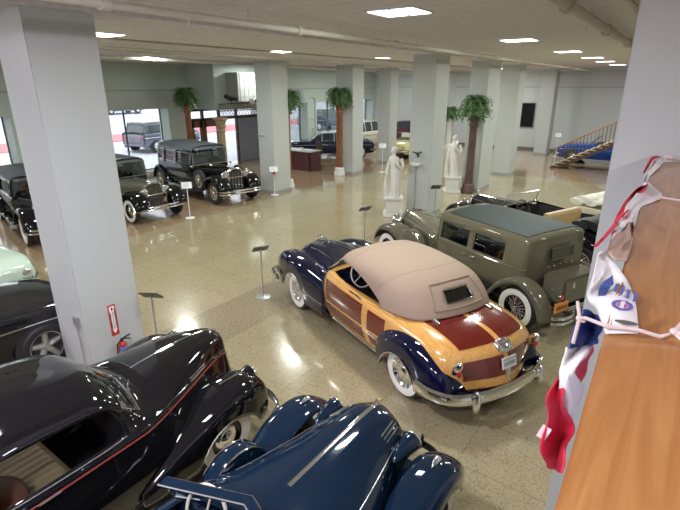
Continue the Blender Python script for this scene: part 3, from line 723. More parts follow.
def grey_sedan(loc, rz):
    car = vintage('vintage_sedan', 'grey-olive vintage sedan with a dark green roof insert, rear trunk box and whitewall tyres', loc, rz, dict(
        paint=OLIVE, fpaint=OLIVED, w=.80, roof=1.60, belt=1.03, wtop=1.42, rear=-1.97, cowl=.26, zb=.40, windows=[(-.60, .15), (-1.44, -.74)],
        insert=(-1.76, .10), seams=[-.67, .21, -1.50], handles=[-.84, -.60], fx=1.80, rx=-1.85, r=.38, track=.78, tw=.17, rad=1.95, hz=1.10, rz=1.12, hw=.30,
        cover=True, sparex=.98, sparez=.64, lampx=2.1, lampz=.92, lampy=.40, lampm=CHROME, fgap=.10, style='wire', rimm=BLACK, capm=CHROME, visor=True, bumprx=-2.62, rbm=BLACKM))
    # trunk box at the back
    bm = new(); box(bm, -2.44, -2.0, -.46, .46, .55, 1.0, bev=.045)
    tr = fin('trunk_box', bm, OLIVED, car)
    bm = new(); tube(bm, [(-2.42, -.43, .88), (-2.425, 0, .88), (-2.42, .43, .88)], .008, seg=5); tube(bm, [(-2.44, .43, .88), (-1.98, .445, .88)], .008, seg=5)
    for y in (-.25, .25): tube(bm, [(-2.43, y, .93), (-2.44, y, .83)], .018, seg=6)
    tube(bm, [(-2.15, .45, .78), (-2.2, .48, .75), (-2.25, .45, .78)], .01, seg=6); fin('latches', bm, CHROME, tr, merge=False)
    bm = new()
    for z in (.50, .54):
        tube(bm, [(-1.9, -.4, z), (-2.5, -.4, z), (-2.5, .4, z), (-1.9, .4, z)], .014, seg=6)
    fin('luggage_rack', bm, CHROME, car, merge=False)
    bm = new()
    for k in range(5): blob(bm, (-1.965 - .0, -.3 + k*.15, 1.045), (.02, .018, .018), 8, 6)
    fin('rack_studs', bm, CHROME, car, merge=False)
    bm = new(); box(bm, -.01, .01, -.16, .16, -.08, .08, bev=.004); pl = fin('number_plate', bm, ORANGEP, car, loc=(-2.52, .62, .62))
    bm = new()
    for k in range(6): box(bm, -.014, -.010, -.13 + k*.044, -.105 + k*.044, -.035, .03)
    fin('plate_characters', bm, mat('plate_ink', (.12, .03, .02)), pl, merge=False)
    bm = new(); tube(bm, [(-2.1, .62, .55), (-2.5, .62, .55)], .014, seg=6); fin('plate_bracket', bm, CHROME, car)
    bullet('tail_lamp', car, CHROME, LENSR, (-2.5, .62, .77), .05, .1, rim=False).rotation_euler = (0, 0, PI)
    bm = new()
    bumper('rear_apron', car, OLIVED, [(-2.32, .75, .42), (-2.38, .3, .40), (-2.38, -.3, .40), (-2.32, -.75, .42)], .12, .02)
    return car

# ------------------------------------------------------------------ black fastback coupe
def build_coupe(loc, rz):
    car = thing('coupe_car', 'glossy black streamlined coupe with a dark red coach line and tan pleated seats', 'car', loc, rz)
    def s8(xs, xc, p, zt): return sec(xs, xc, p, zt)
    S = Surf([
        s8(-2.55, -2.75, [(.50, .32), (.54, .42), (.52, .50), (.50, .53), (.40, .57), (.30, .59), (.15, .60)], .61),
        s8(-2.4, -2.6, [(.62, .30), (.70, .52), (.66, .66), (.62, .70), (.50, .78), (.38, .82), (.20, .85)], .86),
        s8(-2.0, -2.1, [(.72, .28), (.80, .58), (.74, .82), (.70, .88), (.58, 1.03), (.44, 1.10), (.24, 1.14)], 1.15),
        s8(-1.4, -1.4, [(.77, .28), (.83, .60), (.78, .92), (.74, .98), (.62, 1.24), (.50, 1.36), (.26, 1.43)], 1.45),
        s8(-.8, -.8, [(.78, .28), (.83, .60), (.78, .94), (.75, 1.00), (.64, 1.33), (.53, 1.47), (.28, 1.56)], 1.58),
        s8(-.2, -.2, [(.78, .28), (.83, .60), (.78, .94), (.75, 1.00), (.64, 1.35), (.54, 1.49), (.29, 1.59)], 1.61),
        s8(.30, .32, [(.78, .28), (.82, .60), (.77, .95), (.74, 1.01), (.63, 1.32), (.53, 1.44), (.29, 1.54)], 1.56),
        s8(.52, .56, [(.78, .28), (.81, .60), (.76, .95), (.72, 1.02), (.62, 1.22), (.51, 1.32), (.28, 1.41)], 1.43),
        s8(.70, .86, [(.77, .28), (.80, .60), (.74, .95), (.69, 1.02), (.58, 1.06), (.46, 1.09), (.24, 1.12)], 1.13),
        s8(.98, 1.04, [(.75, .28), (.77, .60), (.65, .95), (.61, 1.01), (.52, 1.07), (.40, 1.12), (.21, 1.155)], 1.165),
        s8(1.4, 1.4, [(.62, .32), (.64, .60), (.50, .97), (.47, 1.02), (.41, 1.10), (.33, 1.15), (.18, 1.185)], 1.195),
        s8(1.8, 1.8, [(.48, .36), (.48, .60), (.33, .97), (.31, 1.02), (.27, 1.12), (.21, 1.165), (.11, 1.19)], 1.20),
        s8(2.02, 2.08, [(.36, .38), (.36, .58), (.20, .91), (.19, .95), (.16, 1.05), (.12, 1.10), (.06, 1.13)], 1.135),
        s8(2.12, 2.18, [(.24, .40), (.24, .55), (.08, .80), (.07, .83), (.055, .88), (.04, .91), (.02, .93)], .94)])
    side = (4.55, 6.9, 3.12, 4.0)
    qr = (3.2, 4.4, 3.15, 3.95)
    ws = (7.12, 7.86, 4.1, 6.8)
    surf_obj('body', S, BLACK, car, holes=[side, qr, ws], solid=.018, us=.16, ts=.22)
    surfline('coach_line', S, STRIPE, car, [(3.0, 2.02), (5, 2.02), (7, 2.02), (9, 2.02), (11, 2.02), (12.6, 2.0)], .008, off=.010, n=70)
    surfline('sill_moulding', S, CHROME, car, [(3.6, .12), (5, .12), (7, .12), (8.6, .12)], .010)
    surfline('door_handle', S, CHROME, car, [(4.9, 2.45), (5.2, 2.45)], .014, off=.035, n=6)
    surfline('window_ledge', S, CHROME, car, [(4.55, 3.05), (5.5, 3.03), (6.9, 3.02)], .008, off=.01)
    surfline('window_reveal', S, BLACK, car, [(4.5, 3.1), (4.5, 3.6), (4.7, 4.08), (5.6, 4.12), (6.6, 4.1), (6.95, 3.8), (6.98, 3.1)], .016, n=60)
    surfline('door_seam', S, BLACKM, car, [(7.3, .15), (7.3, 1), (7.3, 2), (7.3, 2.9)], .004, off=.001)
    surfline('door_seam', S, BLACKM, car, [(4.5, .15), (4.5, 1), (4.5, 2), (4.5, 3)], .004, off=.001)
    for sd in (1, -1):
        pts = [[S.at(u, t) for t in lin(ws[2], ws[3], 8)] for u in lin(ws[0], ws[1], 5)]
        bm = new(); grid(bm, [[(q.x - .004, q.y*sd, q.z - .002) for q in r] for r in pts]); w = fin('windscreen_glass', bm, MIRRORG, car)
        bm = new(); loop = [(7.12, 4.1), (7.12, 5.4), (7.12, 6.8), (7.5, 6.8), (7.86, 6.8), (7.86, 5.4), (7.86, 4.1), (7.5, 4.1)]
        tube(bm, [(lambda q: (q.x + .004, q.y*sd, q.z + .006))(S.at(a, b)) for a, b in loop], .010, seg=6, closed=True); fin('windscreen_frame', bm, CHROME, w)
        pts = [[S.at(u, t) for t in lin(qr[2], qr[3], 4)] for u in lin(qr[0], qr[1], 5)]
        bm = new(); grid(bm, [[(q.x, (q.y - .01)*sd, q.z) for q in r] for r in pts]); fin('quarter_window', bm, GLASSD, car)
        bm = new(); tube(bm, [(.88, .18*sd, 1.17), (.80, .30*sd, 1.19), (.74, .46*sd, 1.17)], .007, seg=5); fin('wiper', bm, CHROME, car)
    bm = new(); box(bm, -1.6, .65, -.70, .70, .40, .98)
    bmesh.ops.delete(bm, geom=[f for f in bm.faces if all(v.co.z > .9 for v in f.verts)], context='FACES'); fin('cabin_tub', bm, DARKIN, car)
    seat(car, 'front_seat', LEATHER, -.55, .15, 0, 1.34, .74, 1.14, 16)
    bm = new()
    for y in (-.36, .2): blob(bm, (-.78, y, 1.0), (.12, .28, .2), 16, 10)
    blob(bm, (-.36, -.38, .86), (.17, .26, .09), 14, 8)
    fin('rear_cushion', bm, mat('red_brown_leather', (.20, .09, .06), rough=.5), car)
    bm = new(); tube(bm, [(.56, -.66, .98), (.62, 0, 1.0), (.56, .66, .98)], 1, prof=[(-.05, -.14), (.08, -.1), (.08, .04), (-.02, .08)]); fin('dashboard', bm, BLACKM, car)
    steering_wheel(car, (.30, .36, 1.02), .2, D2R(30), CREAM)
    # hood lines
    surfline('hood_strip', S, CHROME, car, [(8.9, 6.98), (10, 6.98), (11, 6.98), (12.2, 6.98)], .008, sides=(1,))
    surfline('hood_side_trim', S, CHROME, car, [(9.6, 4.6), (10.4, 4.6), (11.8, 4.6)], .007, sides=(1,))
    for k in range(3): surfline('hood_louvre', S, CHROME, car, [(9.9, 2.5 + .35*k), (10.55, 2.5 + .35*k)], .008, n=8)
    bm = new(); tube(bm, [(1.90, 0, 1.13), (2.0, 0, 1.16), (2.10, 0, 1.12), (2.16, 0, 1.03)], [.012, .022, .022, .008], seg=8); fin('hood_ornament', bm, CHROME, car)
    bm = new()
    for k in range(9):
        z = .46 + .045*k; yy = .2 - .016*k
        tube(bm, [(2.02 - .0*k, yy + .06, z), (2.12, yy*.6, z), (2.19, 0, z)], .006, seg=4); tube(bm, [(2.02, -yy - .06, z), (2.12, -yy*.6, z), (2.19, 0, z)], .006, seg=4)
    fin('grille', bm, CHROME, car, merge=False)
    FR = [(.50, .42, .83, .5, .28), (.62, .50, .86, .48, .28), (.9, .66, .90, .46, .30), (1.25, .82, .94, .44, .33), (1.55, .92, .96, .44, .36), (1.80, .94, .95, .46, .38), (1.98, .87, .91, .48, .39), (2.07, .75, .87, .52, .40), (2.08, .56, .85, .54, .40)]
    RR = [(-1.0, .40, .84, .6, .28), (-1.1, .62, .88, .6, .28), (-1.4, .84, .93, .58, .28), (-1.8, .86, .94, .56, .28), (-2.2, .76, .92, .54, .28), (-2.5, .6, .86, .52, .30), (-2.68, .40, .80, .50, .3)]
    for sd in (1, -1):
        f = fender('front_fender', car, BLACK, FR, sd, arch=(1.5, .22, .42))
        fender('rear_fender', car, BLACK, RR, sd)
        wheel(car, 1.5, .74*sd, sd, r=.365, rimm=BLACK, ww=(.56, .90)); wheel(car, -1.65, .72*sd, sd, r=.365, rimm=BLACK)
        b = bullet('headlamp', car, BLACK, LENS, (2.0, .68*sd, .84), .10, .25)
        bm = new(); tube(bm, [(1.55, .70*sd, .955), (1.8, .70*sd, .945), (1.98, .70*sd, .885)], [.004, .012, .006], seg=6); fin('fender_spear', bm, CHROME, f)
    bumper('front_bumper', car, mat('dark_chrome', (.35, .36, .40), rough=.15, metal=1), [(2.02, 1.0, .40), (2.18, .92, .40), (2.32, .6, .40), (2.36, 0, .40), (2.32, -.6, .40), (2.18, -.92, .40), (2.02, -1.0, .40)], .09, .022)
    bumper('rear_bumper', car, CHROME, [(-2.5, .95, .4), (-2.78, .6, .4), (-2.85, 0, .4), (-2.78, -.6, .4), (-2.5, -.95, .4)], .09, .022)
    for y0 in (.36, -.36):
        bm = new(); tube(bm, [(2.0, y0, .40), (2.33, y0, .40)], .025, seg=6); fin('bumper_bracket', bm, BLACKM, car)
    bm = new(); box(bm, -2.3, 1.9, -.6, .6, .26, .34); tube(bm, [(1.5, -.7, .365), (1.5, .7, .365)], .03, seg=6); tube(bm, [(-1.65, -.7, .365), (-1.65, .7, .365)], .03, seg=6); fin('chassis', bm, BLACKM, car, merge=False)
    return car

# ------------------------------------------------------------------ blue roadster
def build_blue(loc, rz):
    car = thing('roadster_car', 'deep blue open roadster with a long pointed hood split by a chrome strip', 'car', loc, rz)
    S = Surf([
        sec(-2.2, -2.35, [(.45, .35), (.5, .5), (.46, .62), (.36, .68), (.25, .72), (.12, .74)], .75),
        sec(-1.8, -1.85, [(.62, .32), (.68, .58), (.64, .80), (.5, .88), (.35, .92), (.18, .95)], .96),
        sec(-1.0, -1.0, [(.70, .32), (.78, .60), (.74, .92), (.62, .98), (.4, 1.0), (.2, 1.01)], 1.01),
        sec(-.4, -.4, [(.72, .32), (.78, .60), (.74, .92), (.62, .98), (.4, 1.0), (.2, 1.01)], 1.01),
        sec(.05, .15, [(.70, .32), (.76, .60), (.71, .90), (.58, .97), (.4, 1.01), (.2, 1.03)], 1.04),
        sec(.5, .5, [(.64, .34), (.68, .60), (.60, .84), (.48, .92), (.33, .97), (.16, 1.005)], 1.02),
        sec(1.0, 1.0, [(.54, .36), (.56, .60), (.50, .80), (.40, .89), (.28, .95), (.14, 1.0)], 1.015),
        sec(1.45, 1.45, [(.44, .38), (.45, .58), (.40, .78), (.33, .89), (.23, .955), (.12, 1.0)], 1.01),
        sec(1.72, 1.76, [(.38, .40), (.39, .55), (.34, .74), (.28, .86), (.19, .925), (.10, .96)], .98),
        sec(1.83, 1.90, [(.31, .42), (.32, .52), (.26, .68), (.20, .77), (.13, .83), (.07, .87)], .89),
        sec(1.86, 1.96, [(.22, .44), (.23, .50), (.18, .58), (.13, .63), (.08, .67), (.04, .69)], .70)])
    surf_obj('body', S, BLUE, car, holes=[(1.7, 3.85, 3, 6)], solid=.015)
    bm = new(); tube(bm, [tuple(S.at(u, 6) + Vector((0, 0, .004))) for u in lin(5.0, 8.4, 20)], 1, prof=[(-.022, -.004), (-.018, .006), (0, .011), (.018, .006), (.022, -.004)]); fin('hood_strip', bm, CHROME, car)
    surfline('hood_seam', S, CHROME, car, [(4.9, 2.6), (6, 2.55), (7, 2.5), (8.2, 2.5)], .006)
    surfline('cowl_seam', S, BLACKM, car, [(4.85, 2.6), (4.85, 4), (4.9, 6)], .003, off=.001)
    for k in range(3): surfline('hood_spear', S, CHROME, car, [(7.0, 3.2 + .3*k), (7.9, 3.2 + .3*k)], .006, n=8)
    bm = new(); tube(bm, [(1.70, 0, .99), (1.80, 0, 1.01), (1.88, 0, .98)], [.01, .022, .01], seg=8); fin('hood_ornament', bm, CHROME, car)
    bm = new(); box(bm, -1.2, .1, -.68, .68, .40, .92)
    bmesh.ops.delete(bm, geom=[f for f in bm.faces if all(v.co.z > .9 for v in f.verts)], context='FACES'); fin('cockpit_tub', bm, DARKIN, car)
    seat(car, 'bench_seat', mat('black_leather', (.02, .02, .022), rough=.35), -1.1, -.5, 0, 1.3, .68, 1.06, 14)
    bm = new(); tube(bm, [(0.0, -.68, .92), (.06, 0, .95), (0.0, .68, .92)], 1, prof=[(-.05, -.12), (.07, -.08), (.07, .03), (-.02, .07)]); fin('dashboard', bm, BLUE, car)
    steering_wheel(car, (-.02, .33, 1.0), .2, D2R(25), CREAM)
    # V windscreen
    bm = new()
    A, B, C = (-.04, .66, .99), (.24, 0, 1.03), (-.04, -.66, .99); A2, B2, C2 = (-.14, .62, 1.23), (.10, 0, 1.22), (-.14, -.62, 1.23)
    fr = [(-1, -1), (1, -1), (1, 1), (-1, 1)]
    tube(bm, [A2, B2, C2], 1, prof=[(a*.035, b*.018) for a, b in fr]); wf = fin('windscreen_header', bm, BLUE, car)
    bm = new()
    for a, b in ((A, A2), (B, B2), (C, C2)): tube(bm, [a, b], .008, seg=6)
    tube(bm, [A, B, C], .008, seg=6)
    tube(bm, [(A2[0]+.04, A2[1], A2[2]+.008), (B2[0]+.04, 0, B2[2]+.008), (C2[0]+.04, C2[1], C2[2]+.008)], .008, seg=6)
    tube(bm, [(A2[0]-.04, A2[1], A2[2]+.008), (B2[0]-.04, 0, B2[2]+.008), (C2[0]-.04, C2[1], C2[2]+.008)], .008, seg=6)
    fin('windscreen_frame', bm, CHROME, wf, merge=False)
    bm = new(); grid(bm, [[A, B, C], [A2, B2, C2]]); fin('windscreen_glass', bm, GLASS, wf)
    for sd in (1, -1):
        bm = new(); tube(bm, [(.16, .16*sd, 1.08), (.10, .32*sd, 1.13), (.02, .46*sd, 1.13)], .007, seg=5); fin('wiper', bm, CHROME, car)
        FR = [(.0, .36, .86, .62, .28), (.35, .46, .88, .58, .28), (.7, .63, .90, .55, .30), (1.05, .76, .92, .53, .32), (1.4, .82, .93, .53, .35), (1.66, .80, .93, .54, .38), (1.85, .70, .90, .57, .40), (1.94, .56, .86, .60, .41), (1.94, .46, .84, .62, .42)]
        f = fender('front_fender', car, BLUE, FR, sd, arch=(1.4, .25, .42))
        bm = new(); box(bm, .1, 1.7, .40, .62, .40, .60); 
        fr_ = fin('fender_apron', bm, BLUE, car); fr_.scale = (1, sd, 1)
        RR = [(-1.0, .40, .84, .6, .28), (-1.1, .60, .88, .6, .28), (-1.4, .80, .93, .58, .28), (-1.75, .82, .94, .56, .28), (-2.1, .7, .92, .5, .28), (-2.35, .45, .84, .5, .3)]
        fender('rear_fender', car, BLUE, RR, sd)
        wheel(car, 1.4, .78*sd, sd, r=.36, rimm=BLUE); wheel(car, -1.6, .76*sd, sd, r=.36, rimm=BLUE)
        bullet('headlamp', car, BLUE, LENS, (1.70, .43*sd, .82), .095, .34)
        bm = new(); tube(bm, [(1.55, .30*sd, .74), (1.58, .42*sd, .80)], .03, seg=8); fin('lamp_stalk', bm, BLUE, car)
        b = bullet('parking_lamp', car, CHROME, LENS, (1.62, .73*sd, .835), .034, .12, rim=False)
        # covered spare in the front fender
        bm = new(); lathe(bm, [(0, -.10), (.25, -.10), (.34, -.08), (.365, 0), (.34, .08), (.25, .10), (0, .10)], 'y', 40)
        sp = fin('spare_cover', bm, BLUE, car, loc=(.56, .70*sd, .60))
        bm = new()
        for yy in (-.075, .075): tube(bm, [(.352*math.cos(a), yy, .352*math.sin(a)) for a in lin(0, 2*PI, 37)[:-1]], .009, seg=6, closed=True)
        fin('cover_ring', bm, CHROME, sp, merge=False)
        bm = new(); box(bm, -1.1, .2, .70, .90, .27, .31, bev=.01); o = fin('running_board', bm, BLUE, car); o.scale = (1, sd, 1)
    bm = new()
    for k in range(7):
        z = .46 + .05*k; tube(bm, [(1.86, .2 - .012*k, z), (1.95, .1, z), (2.0, 0, z), (1.95, -.1, z), (1.86, -.2 + .012*k, z)], .006, seg=4)
    fin('grille', bm, CHROME, car, merge=False)
    bumper('front_bumper', car, BLACK, [(2.0, .62, .42), (2.14, .45, .42), (2.18, 0, .42), (2.14, -.45, .42), (2.0, -.62, .42)], .08, .02)
    for y0 in (.35, -.35):
        bm = new(); tube(bm, [(1.75, y0*.8, .48), (2.14, y0, .42)], .025, seg=6); tube(bm, [(2.12, y0, .42), (2.12, y0*1.02, .56)], .018, seg=6); fin('bumper_bracket', bm, BLACKM, car, merge=False)
    bm = new(); box(bm, -2.1, 1.7, -.5, .5, .28, .36); tube(bm, [(1.4, -.7, .36), (1.4, .7, .36)], .03, seg=6); tube(bm, [(-1.6, -.7, .36), (-1.6, .7, .36)], .03, seg=6); fin('chassis', bm, BLACKM, car, merge=False)
    return car

# ------------------------------------------------------------------ later / modern cars, simple loft
def modern(name, label, loc, rz, p):
    g = lambda k, d: p.get(k, d)
    car = thing(name, label, 'car', loc, rz)
    Lh = g('len', 4.6)/2; w = g('w', .88); hood = g('hood', .92); belt = g('belt', .95); roof = g('roof', 1.4); zb = .26
    xf, xr = Lh, -Lh; ws0, ws1, rs1, rs0 = g('cab', (1.1, .45, -.9, -1.5)); tail = g('tail', belt)
    def lo(x, k, zt, dz=0): return sec(x, x, [(w*.88*k, zb + dz), (w*k, .55), (w*.99*k, zt - .12), (w*.90*k, zt - .03), (w*.6*k, zt), (w*.3*k, zt + .01)], zt + .015)
    S = Surf([lo(xr, .80, tail*.72, .12), lo(xr + .06, .90, tail*.92, .04), lo(xr + .35, .98, tail), lo(rs0, 1, belt), lo(0, 1, belt), lo(ws0, 1, belt), lo((ws0 + xf)/2, .99, (belt + hood)/2), lo(xf - .3, .95, hood*.97), lo(xf - .06, .87, hood*.86, .03), lo(xf, .78, hood*.68, .12)])
    surf_obj('body', S, p['paint'], car)
    if not g('open', False):
        def up(x, z, k=1): return [(x, w*.93*k, belt - .05), (x, w*.92*k, belt + (z - belt)*.1), (x, w*.86*k, belt + (z-belt)*.5), (x, w*.78*k, belt + (z - belt)*.85), (x, w*.66*k, z - .02), (x, w*.35*k, z), (x, 0, z + .01)]
        T = Surf([up(rs0, belt + .03), up((rs0 + rs1)/2, (belt + roof)/2 + .06), up(rs1, roof - .02), up((rs1 + ws1)/2, roof), up(ws1, roof - .03), up((ws1 + ws0)/2, (belt + roof)/2 + .05), up(ws0, belt + .03)])
        surf_obj('greenhouse', T, mat('car_glass_dark', (.03, .04, .05), rough=.04, coat=1), car, caps=(False, False))
        patch('roof', T, g('roofm', p['paint']), car, (1.85, 4.1), (3.4, 6), off=.01, sides=(1, -1))
        for u in (1.9, 3.0, 4.0): surfline('roof_pillar', T, g('roofm', p['paint']), car, [(u, .2), (u, 2), (u, 3.5)], .03)
        for u0, u1 in ((.1, 1.9), (4.1, 5.9)): surfline('roof_pillar', T, g('roofm', p['paint']), car, [(u0, 3.6), ((u0 + u1)/2, 3.7), (u1, 3.6)], .03)
    else:
        bm = new(); box(bm, rs0 + .2, ws0 - .2, -w*.8, w*.8, .5, belt + .03, bev=.03); fin('cockpit_opening', bm, DARKIN, car)
        seat(car, 'front_seat', g('seatm', CREAM), -.4, .2, 0, 1.4, .75, belt + .25, 8)
        bm = new(); tube(bm, [(ws0, -w*.8, belt), (ws1 + .3, -w*.7, belt + .4), (ws1 + .3, w*.7, belt + .4), (ws0, w*.8, belt)], .02, seg=6); wf = fin('windscreen_frame', bm, CHROME, car)
        bm = new(); grid(bm, [[(ws0, -w*.8, belt), (ws0, w*.8, belt)], [(ws1 + .3, -w*.7, belt + .4), (ws1 + .3, w*.7, belt + .4)]]); fin('windscreen_glass', bm, GLASS, wf)
    surfline('side_trim', S, CHROME, car, [(1.5, 1.6), (4, 1.6), (7.5, 1.6)], .012)
    for sd in (1, -1):
        for xx in (g('fx', Lh - .85), -g('fx', Lh - .85) - g('dx', 0)):
            wheel(car, xx, (w - .07)*sd, sd, r=g('r', .34), w=.2, white=g('white', False), style=g('style', 'disc'), capm=g('capm', CHROME))
            bm = new(); lathe(bm, [(g('r', .34)*1.14, -.03), (g('r', .34)*1.16, .012), (g('r', .34)*1.02, .016), (.05, .0)], 'y', 30); o = fin('wheel_arch', bm, BLACKM, car, loc=(xx, w*.985*sd, g('r', .34) + .02), rot=(0, 0, 0 if sd > 0 else PI))
        bullet('headlamp', car, CHROME, LENS, (xf - .03, w*.68*sd, hood*.70), .09, .1, rim=False)
        bm = new(); blob(bm, (0, 0, 0), (.05, .12, .08), 12, 8); fin('tail_lamp', bm, LENSR, car, loc=(xr - .0, w*.68*sd, tail*.74))
    bumper('front_bumper', car, g('bump', CHROME), [(xf - .2, w*.98, .45), (xf + .05, w*.7, .45), (xf + .1, 0, .45), (xf + .05, -w*.7, .45), (xf - .2, -w*.98, .45)], .15, .04)
    bumper('rear_bumper', car, g('bump', CHROME), [(xr + .2, w*.98, .45), (xr - .05, w*.7, .45), (xr - .1, 0, .45), (xr - .05, -w*.7, .45), (xr + .2, -w*.98, .45)], .15, .04)
    return car

# ================================================================== THE PLACE
H_CAM = 3.9; ZC = 4.80
def struct(name, bm, m, ang=40):
    o = fin(name, bm, m, None, ang=ang); o['kind'] = 'structure'; return o
# ---- surfaces
def floor_mat():
    m, N, L, b = _pb('terrazzo_floor')
    tc = N.new('ShaderNodeTexCoord'); sep = N.new('ShaderNodeSeparateXYZ'); L.new(tc.outputs['Object'], sep.inputs[0])
    def mth(op, a, b_=None, c=None):
        n = N.new('ShaderNodeMath'); n.operation = op
        for i, v in enumerate((a, b_, c)):
            if v is None: continue
            if isinstance(v, (int, float)): n.inputs[i].default_value = v
            else: L.new(v, n.inputs[i])
        return n.outputs[0]
    def mixc(f, a, b_, bt='MIX'):
        n = N.new('ShaderNodeMix'); n.data_type = 'RGBA'; n.blend_type = bt
        for i, v in ((0, f), (6, a), (7, b_)):
            if isinstance(v, tuple): n.inputs[i].default_value = (*v, 1)
            elif isinstance(v, (int, float)): n.inputs[i].default_value = v
            else: L.new(v, n.inputs[i])
        return n.outputs[2]
    X, Y = sep.outputs[0], sep.outputs[1]
    def noise(s, d=3, ro=.5):
        n = N.new('ShaderNodeTexNoise'); n.inputs['Scale'].default_value = s; n.inputs['Detail'].default_value = d; n.inputs['Roughness'].default_value = ro
        L.new(tc.outputs['Object'], n.inputs['Vector']); return n.outputs['Fac']
    def rng(v, a, b_, c=0., d=1.):
        n = N.new('ShaderNodeMapRange'); L.new(v, n.inputs[0])
        for i, q in enumerate((a, b_, c, d)): n.inputs[i+1].default_value = q
        return n.outputs[0]
    vo = N.new('ShaderNodeTexVoronoi'); vo.inputs['Scale'].default_value = 80; L.new(tc.outputs['Object'], vo.inputs['Vector'])
    chips = N.new('ShaderNodeSeparateColor'); L.new(vo.outputs['Color'], chips.inputs[0])
    c = mixc(rng(noise(.35, 3), .35, .7), (.365, .305, .175), (.44, .38, .235))
    c = mixc(rng(noise(3, 5, .6), .4, .7, 0, .35), c, (.33, .265, .145))
    c = mixc(rng(chips.outputs[0], .80, .9, 0, .55), c, (.13, .10, .06))
    c = mixc(rng(chips.outputs[1], .82, .9, 0, .4), c, (.55, .49, .36))
    # darker brown zone to the left and at the far end
    z1 = rng(X, -11.85, -11.9); z2 = rng(Y, 22.4, 22.5); zz = mth('MAXIMUM', z1, z2)
    c = mixc(zz, c, mixc(.6, c, (.33, .19, .12)))
    # speckled band along the column row
    band = mth('MULTIPLY', rng(X, -6.56, -6.53), rng(X, -5.40, -5.43)); band = mth('MULTIPLY', band, rng(Y, 12.0, 11.9))
    bc = mixc(rng(noise(38, 2), .42, .6), (.25, .20, .12), (.39, .33, .22))
    c = mixc(band, c, bc)
    # joints
    def line(v, per, off, w):
        f = mth('FRACT', mth('DIVIDE', mth('ADD', v, off + 1000*per), per)); d = mth('ABSOLUTE', mth('SUBTRACT', f, .5)); return rng(d, .5 - w, .5 - w*.6)
    j = mth('MAXIMUM', line(X, 1.22, 1.34 + .61*0, .0045), line(Y, .82, -4.14, .006)); j = mth('MULTIPLY', j, mth('SUBTRACT', 1, mth('MULTIPLY', band, .8)))
    c = mixc(mth('MULTIPLY', j, .5), c, (.12, .085, .045))
    L.new(c, b.inputs['Base Color'])
    L.new(rng(noise(1.2, 4), .3, .7, .11, .22), b.inputs['Roughness']); b.inputs['Specular IOR Level'].default_value = .55
    b.inputs['Coat Weight'].default_value = .5; b.inputs['Coat Roughness'].default_value = .05
    return m
FLOOR = floor_mat()
WALL = mat('wall_paint', (.54, .61, .56), rough=.6, noise=(.6, .03))
WALLL = mat('wall_paint_cool_lit', (.62, .64, .65), rough=.6, noise=(.6, .03))  # same wall paint, cool light on the y-facing walls put into its colour
COLM = mat('column_paint', (.50, .525, .51), rough=.45, noise=(.8, .03))
CEIL = mix_mat('plaster_ceiling', (.60, .575, .57), (.74, .71, .71), nscale=9, lo=.3, hi=.7, rough=.9, bump=.35, detail=8)
PIPE = mat('pipe_paint', (.66, .62, .55), rough=.5)
DUCT = mat('duct_paint', (.50, .44, .37), rough=.6)
OAK = mix_mat('oak_counter', (.36, .15, .042), (.50, .245, .085), scale=(9, .55, 9), nscale=3.2, lo=.3, hi=.7, rough=.28, coat=.35, distort=1.5, detail=8)
PALEJ = mat('reveal_white', (.78, .79, .82), rough=.6)

bm = new(); box(bm, -19.7, 8, -6, 32.7, -.2, 0); struct('floor', bm, FLOOR)
bm = new(); box(bm, -20.4, 8, -6, 32.7, ZC, ZC + .2); struct('ceiling', bm, CEIL)
# left wall with openings (y0,y1,z0,z1)
XW = -19.5; XO = -20.25
wins = [(2.6, 7.65, 1.08, 2.88), (9.4, 14.2, .20, 2.92), (15.35, 20.2, 0, 2.80), (21.4, 24.4, .10, 2.90), (25.35, 28.6, .60, 2.90), (30.4, 32.3, .5, 2.92)]
bm = new(); y = -6
for a, b, c, d in wins:
    box(bm, XO, XW, y, a, 0, ZC)
    if c > 0: box(bm, XO, XW, a, b, -.2, c)
    box(bm, XO, XW, a, b, d, ZC); y = b
box(bm, XO, XW, y, 32.7, 0, ZC)
struct('wall_left', bm, WALL)
bm = new(); box(bm, -19.5, 8, 32.5, 32.7, 0, ZC); struct('wall_back', bm, WALLL)
bm = new(); box(bm, 8, 8.2, -6, 32.7, 0, ZC); struct('wall_right', bm, WALL)
bm = new(); box(bm, -19.5, 8, -6.2, -6, 0, ZC); struct('wall_front', bm, WALLL)
FRAME = mat('window_frame_paint', (.10, .11, .12), rough=.5)
for i, (a, b, c, d) in enumerate(wins):
    if i == 2: continue
    bm = new(); xg = XO + .12
    for yy in (a, b): box(bm, xg - .03, xg + .03, yy - .035, yy + .035, c, d)
    for z in (c, d): box(bm, xg - .03, xg + .03, a, b, z - .035, z + .035)
    n = {0: 2, 1: 2, 3: 1, 4: 2, 5: 0}[i]
    div = {0: [4.5, 6.2], 1: [10.7, 12.35], 3: [23.0], 4: [26.0, 27.35], 5: []}[i]
    for yy in div: box(bm, xg - .03, xg + .03, yy - .03, yy + .03, c, d)
    w = struct('window_%d' % (i + 1), bm, FRAME)
    bm = new(); box(bm, xg - .006, xg + .006, a, b, c, d); fin('pane', bm, GLASS, w)
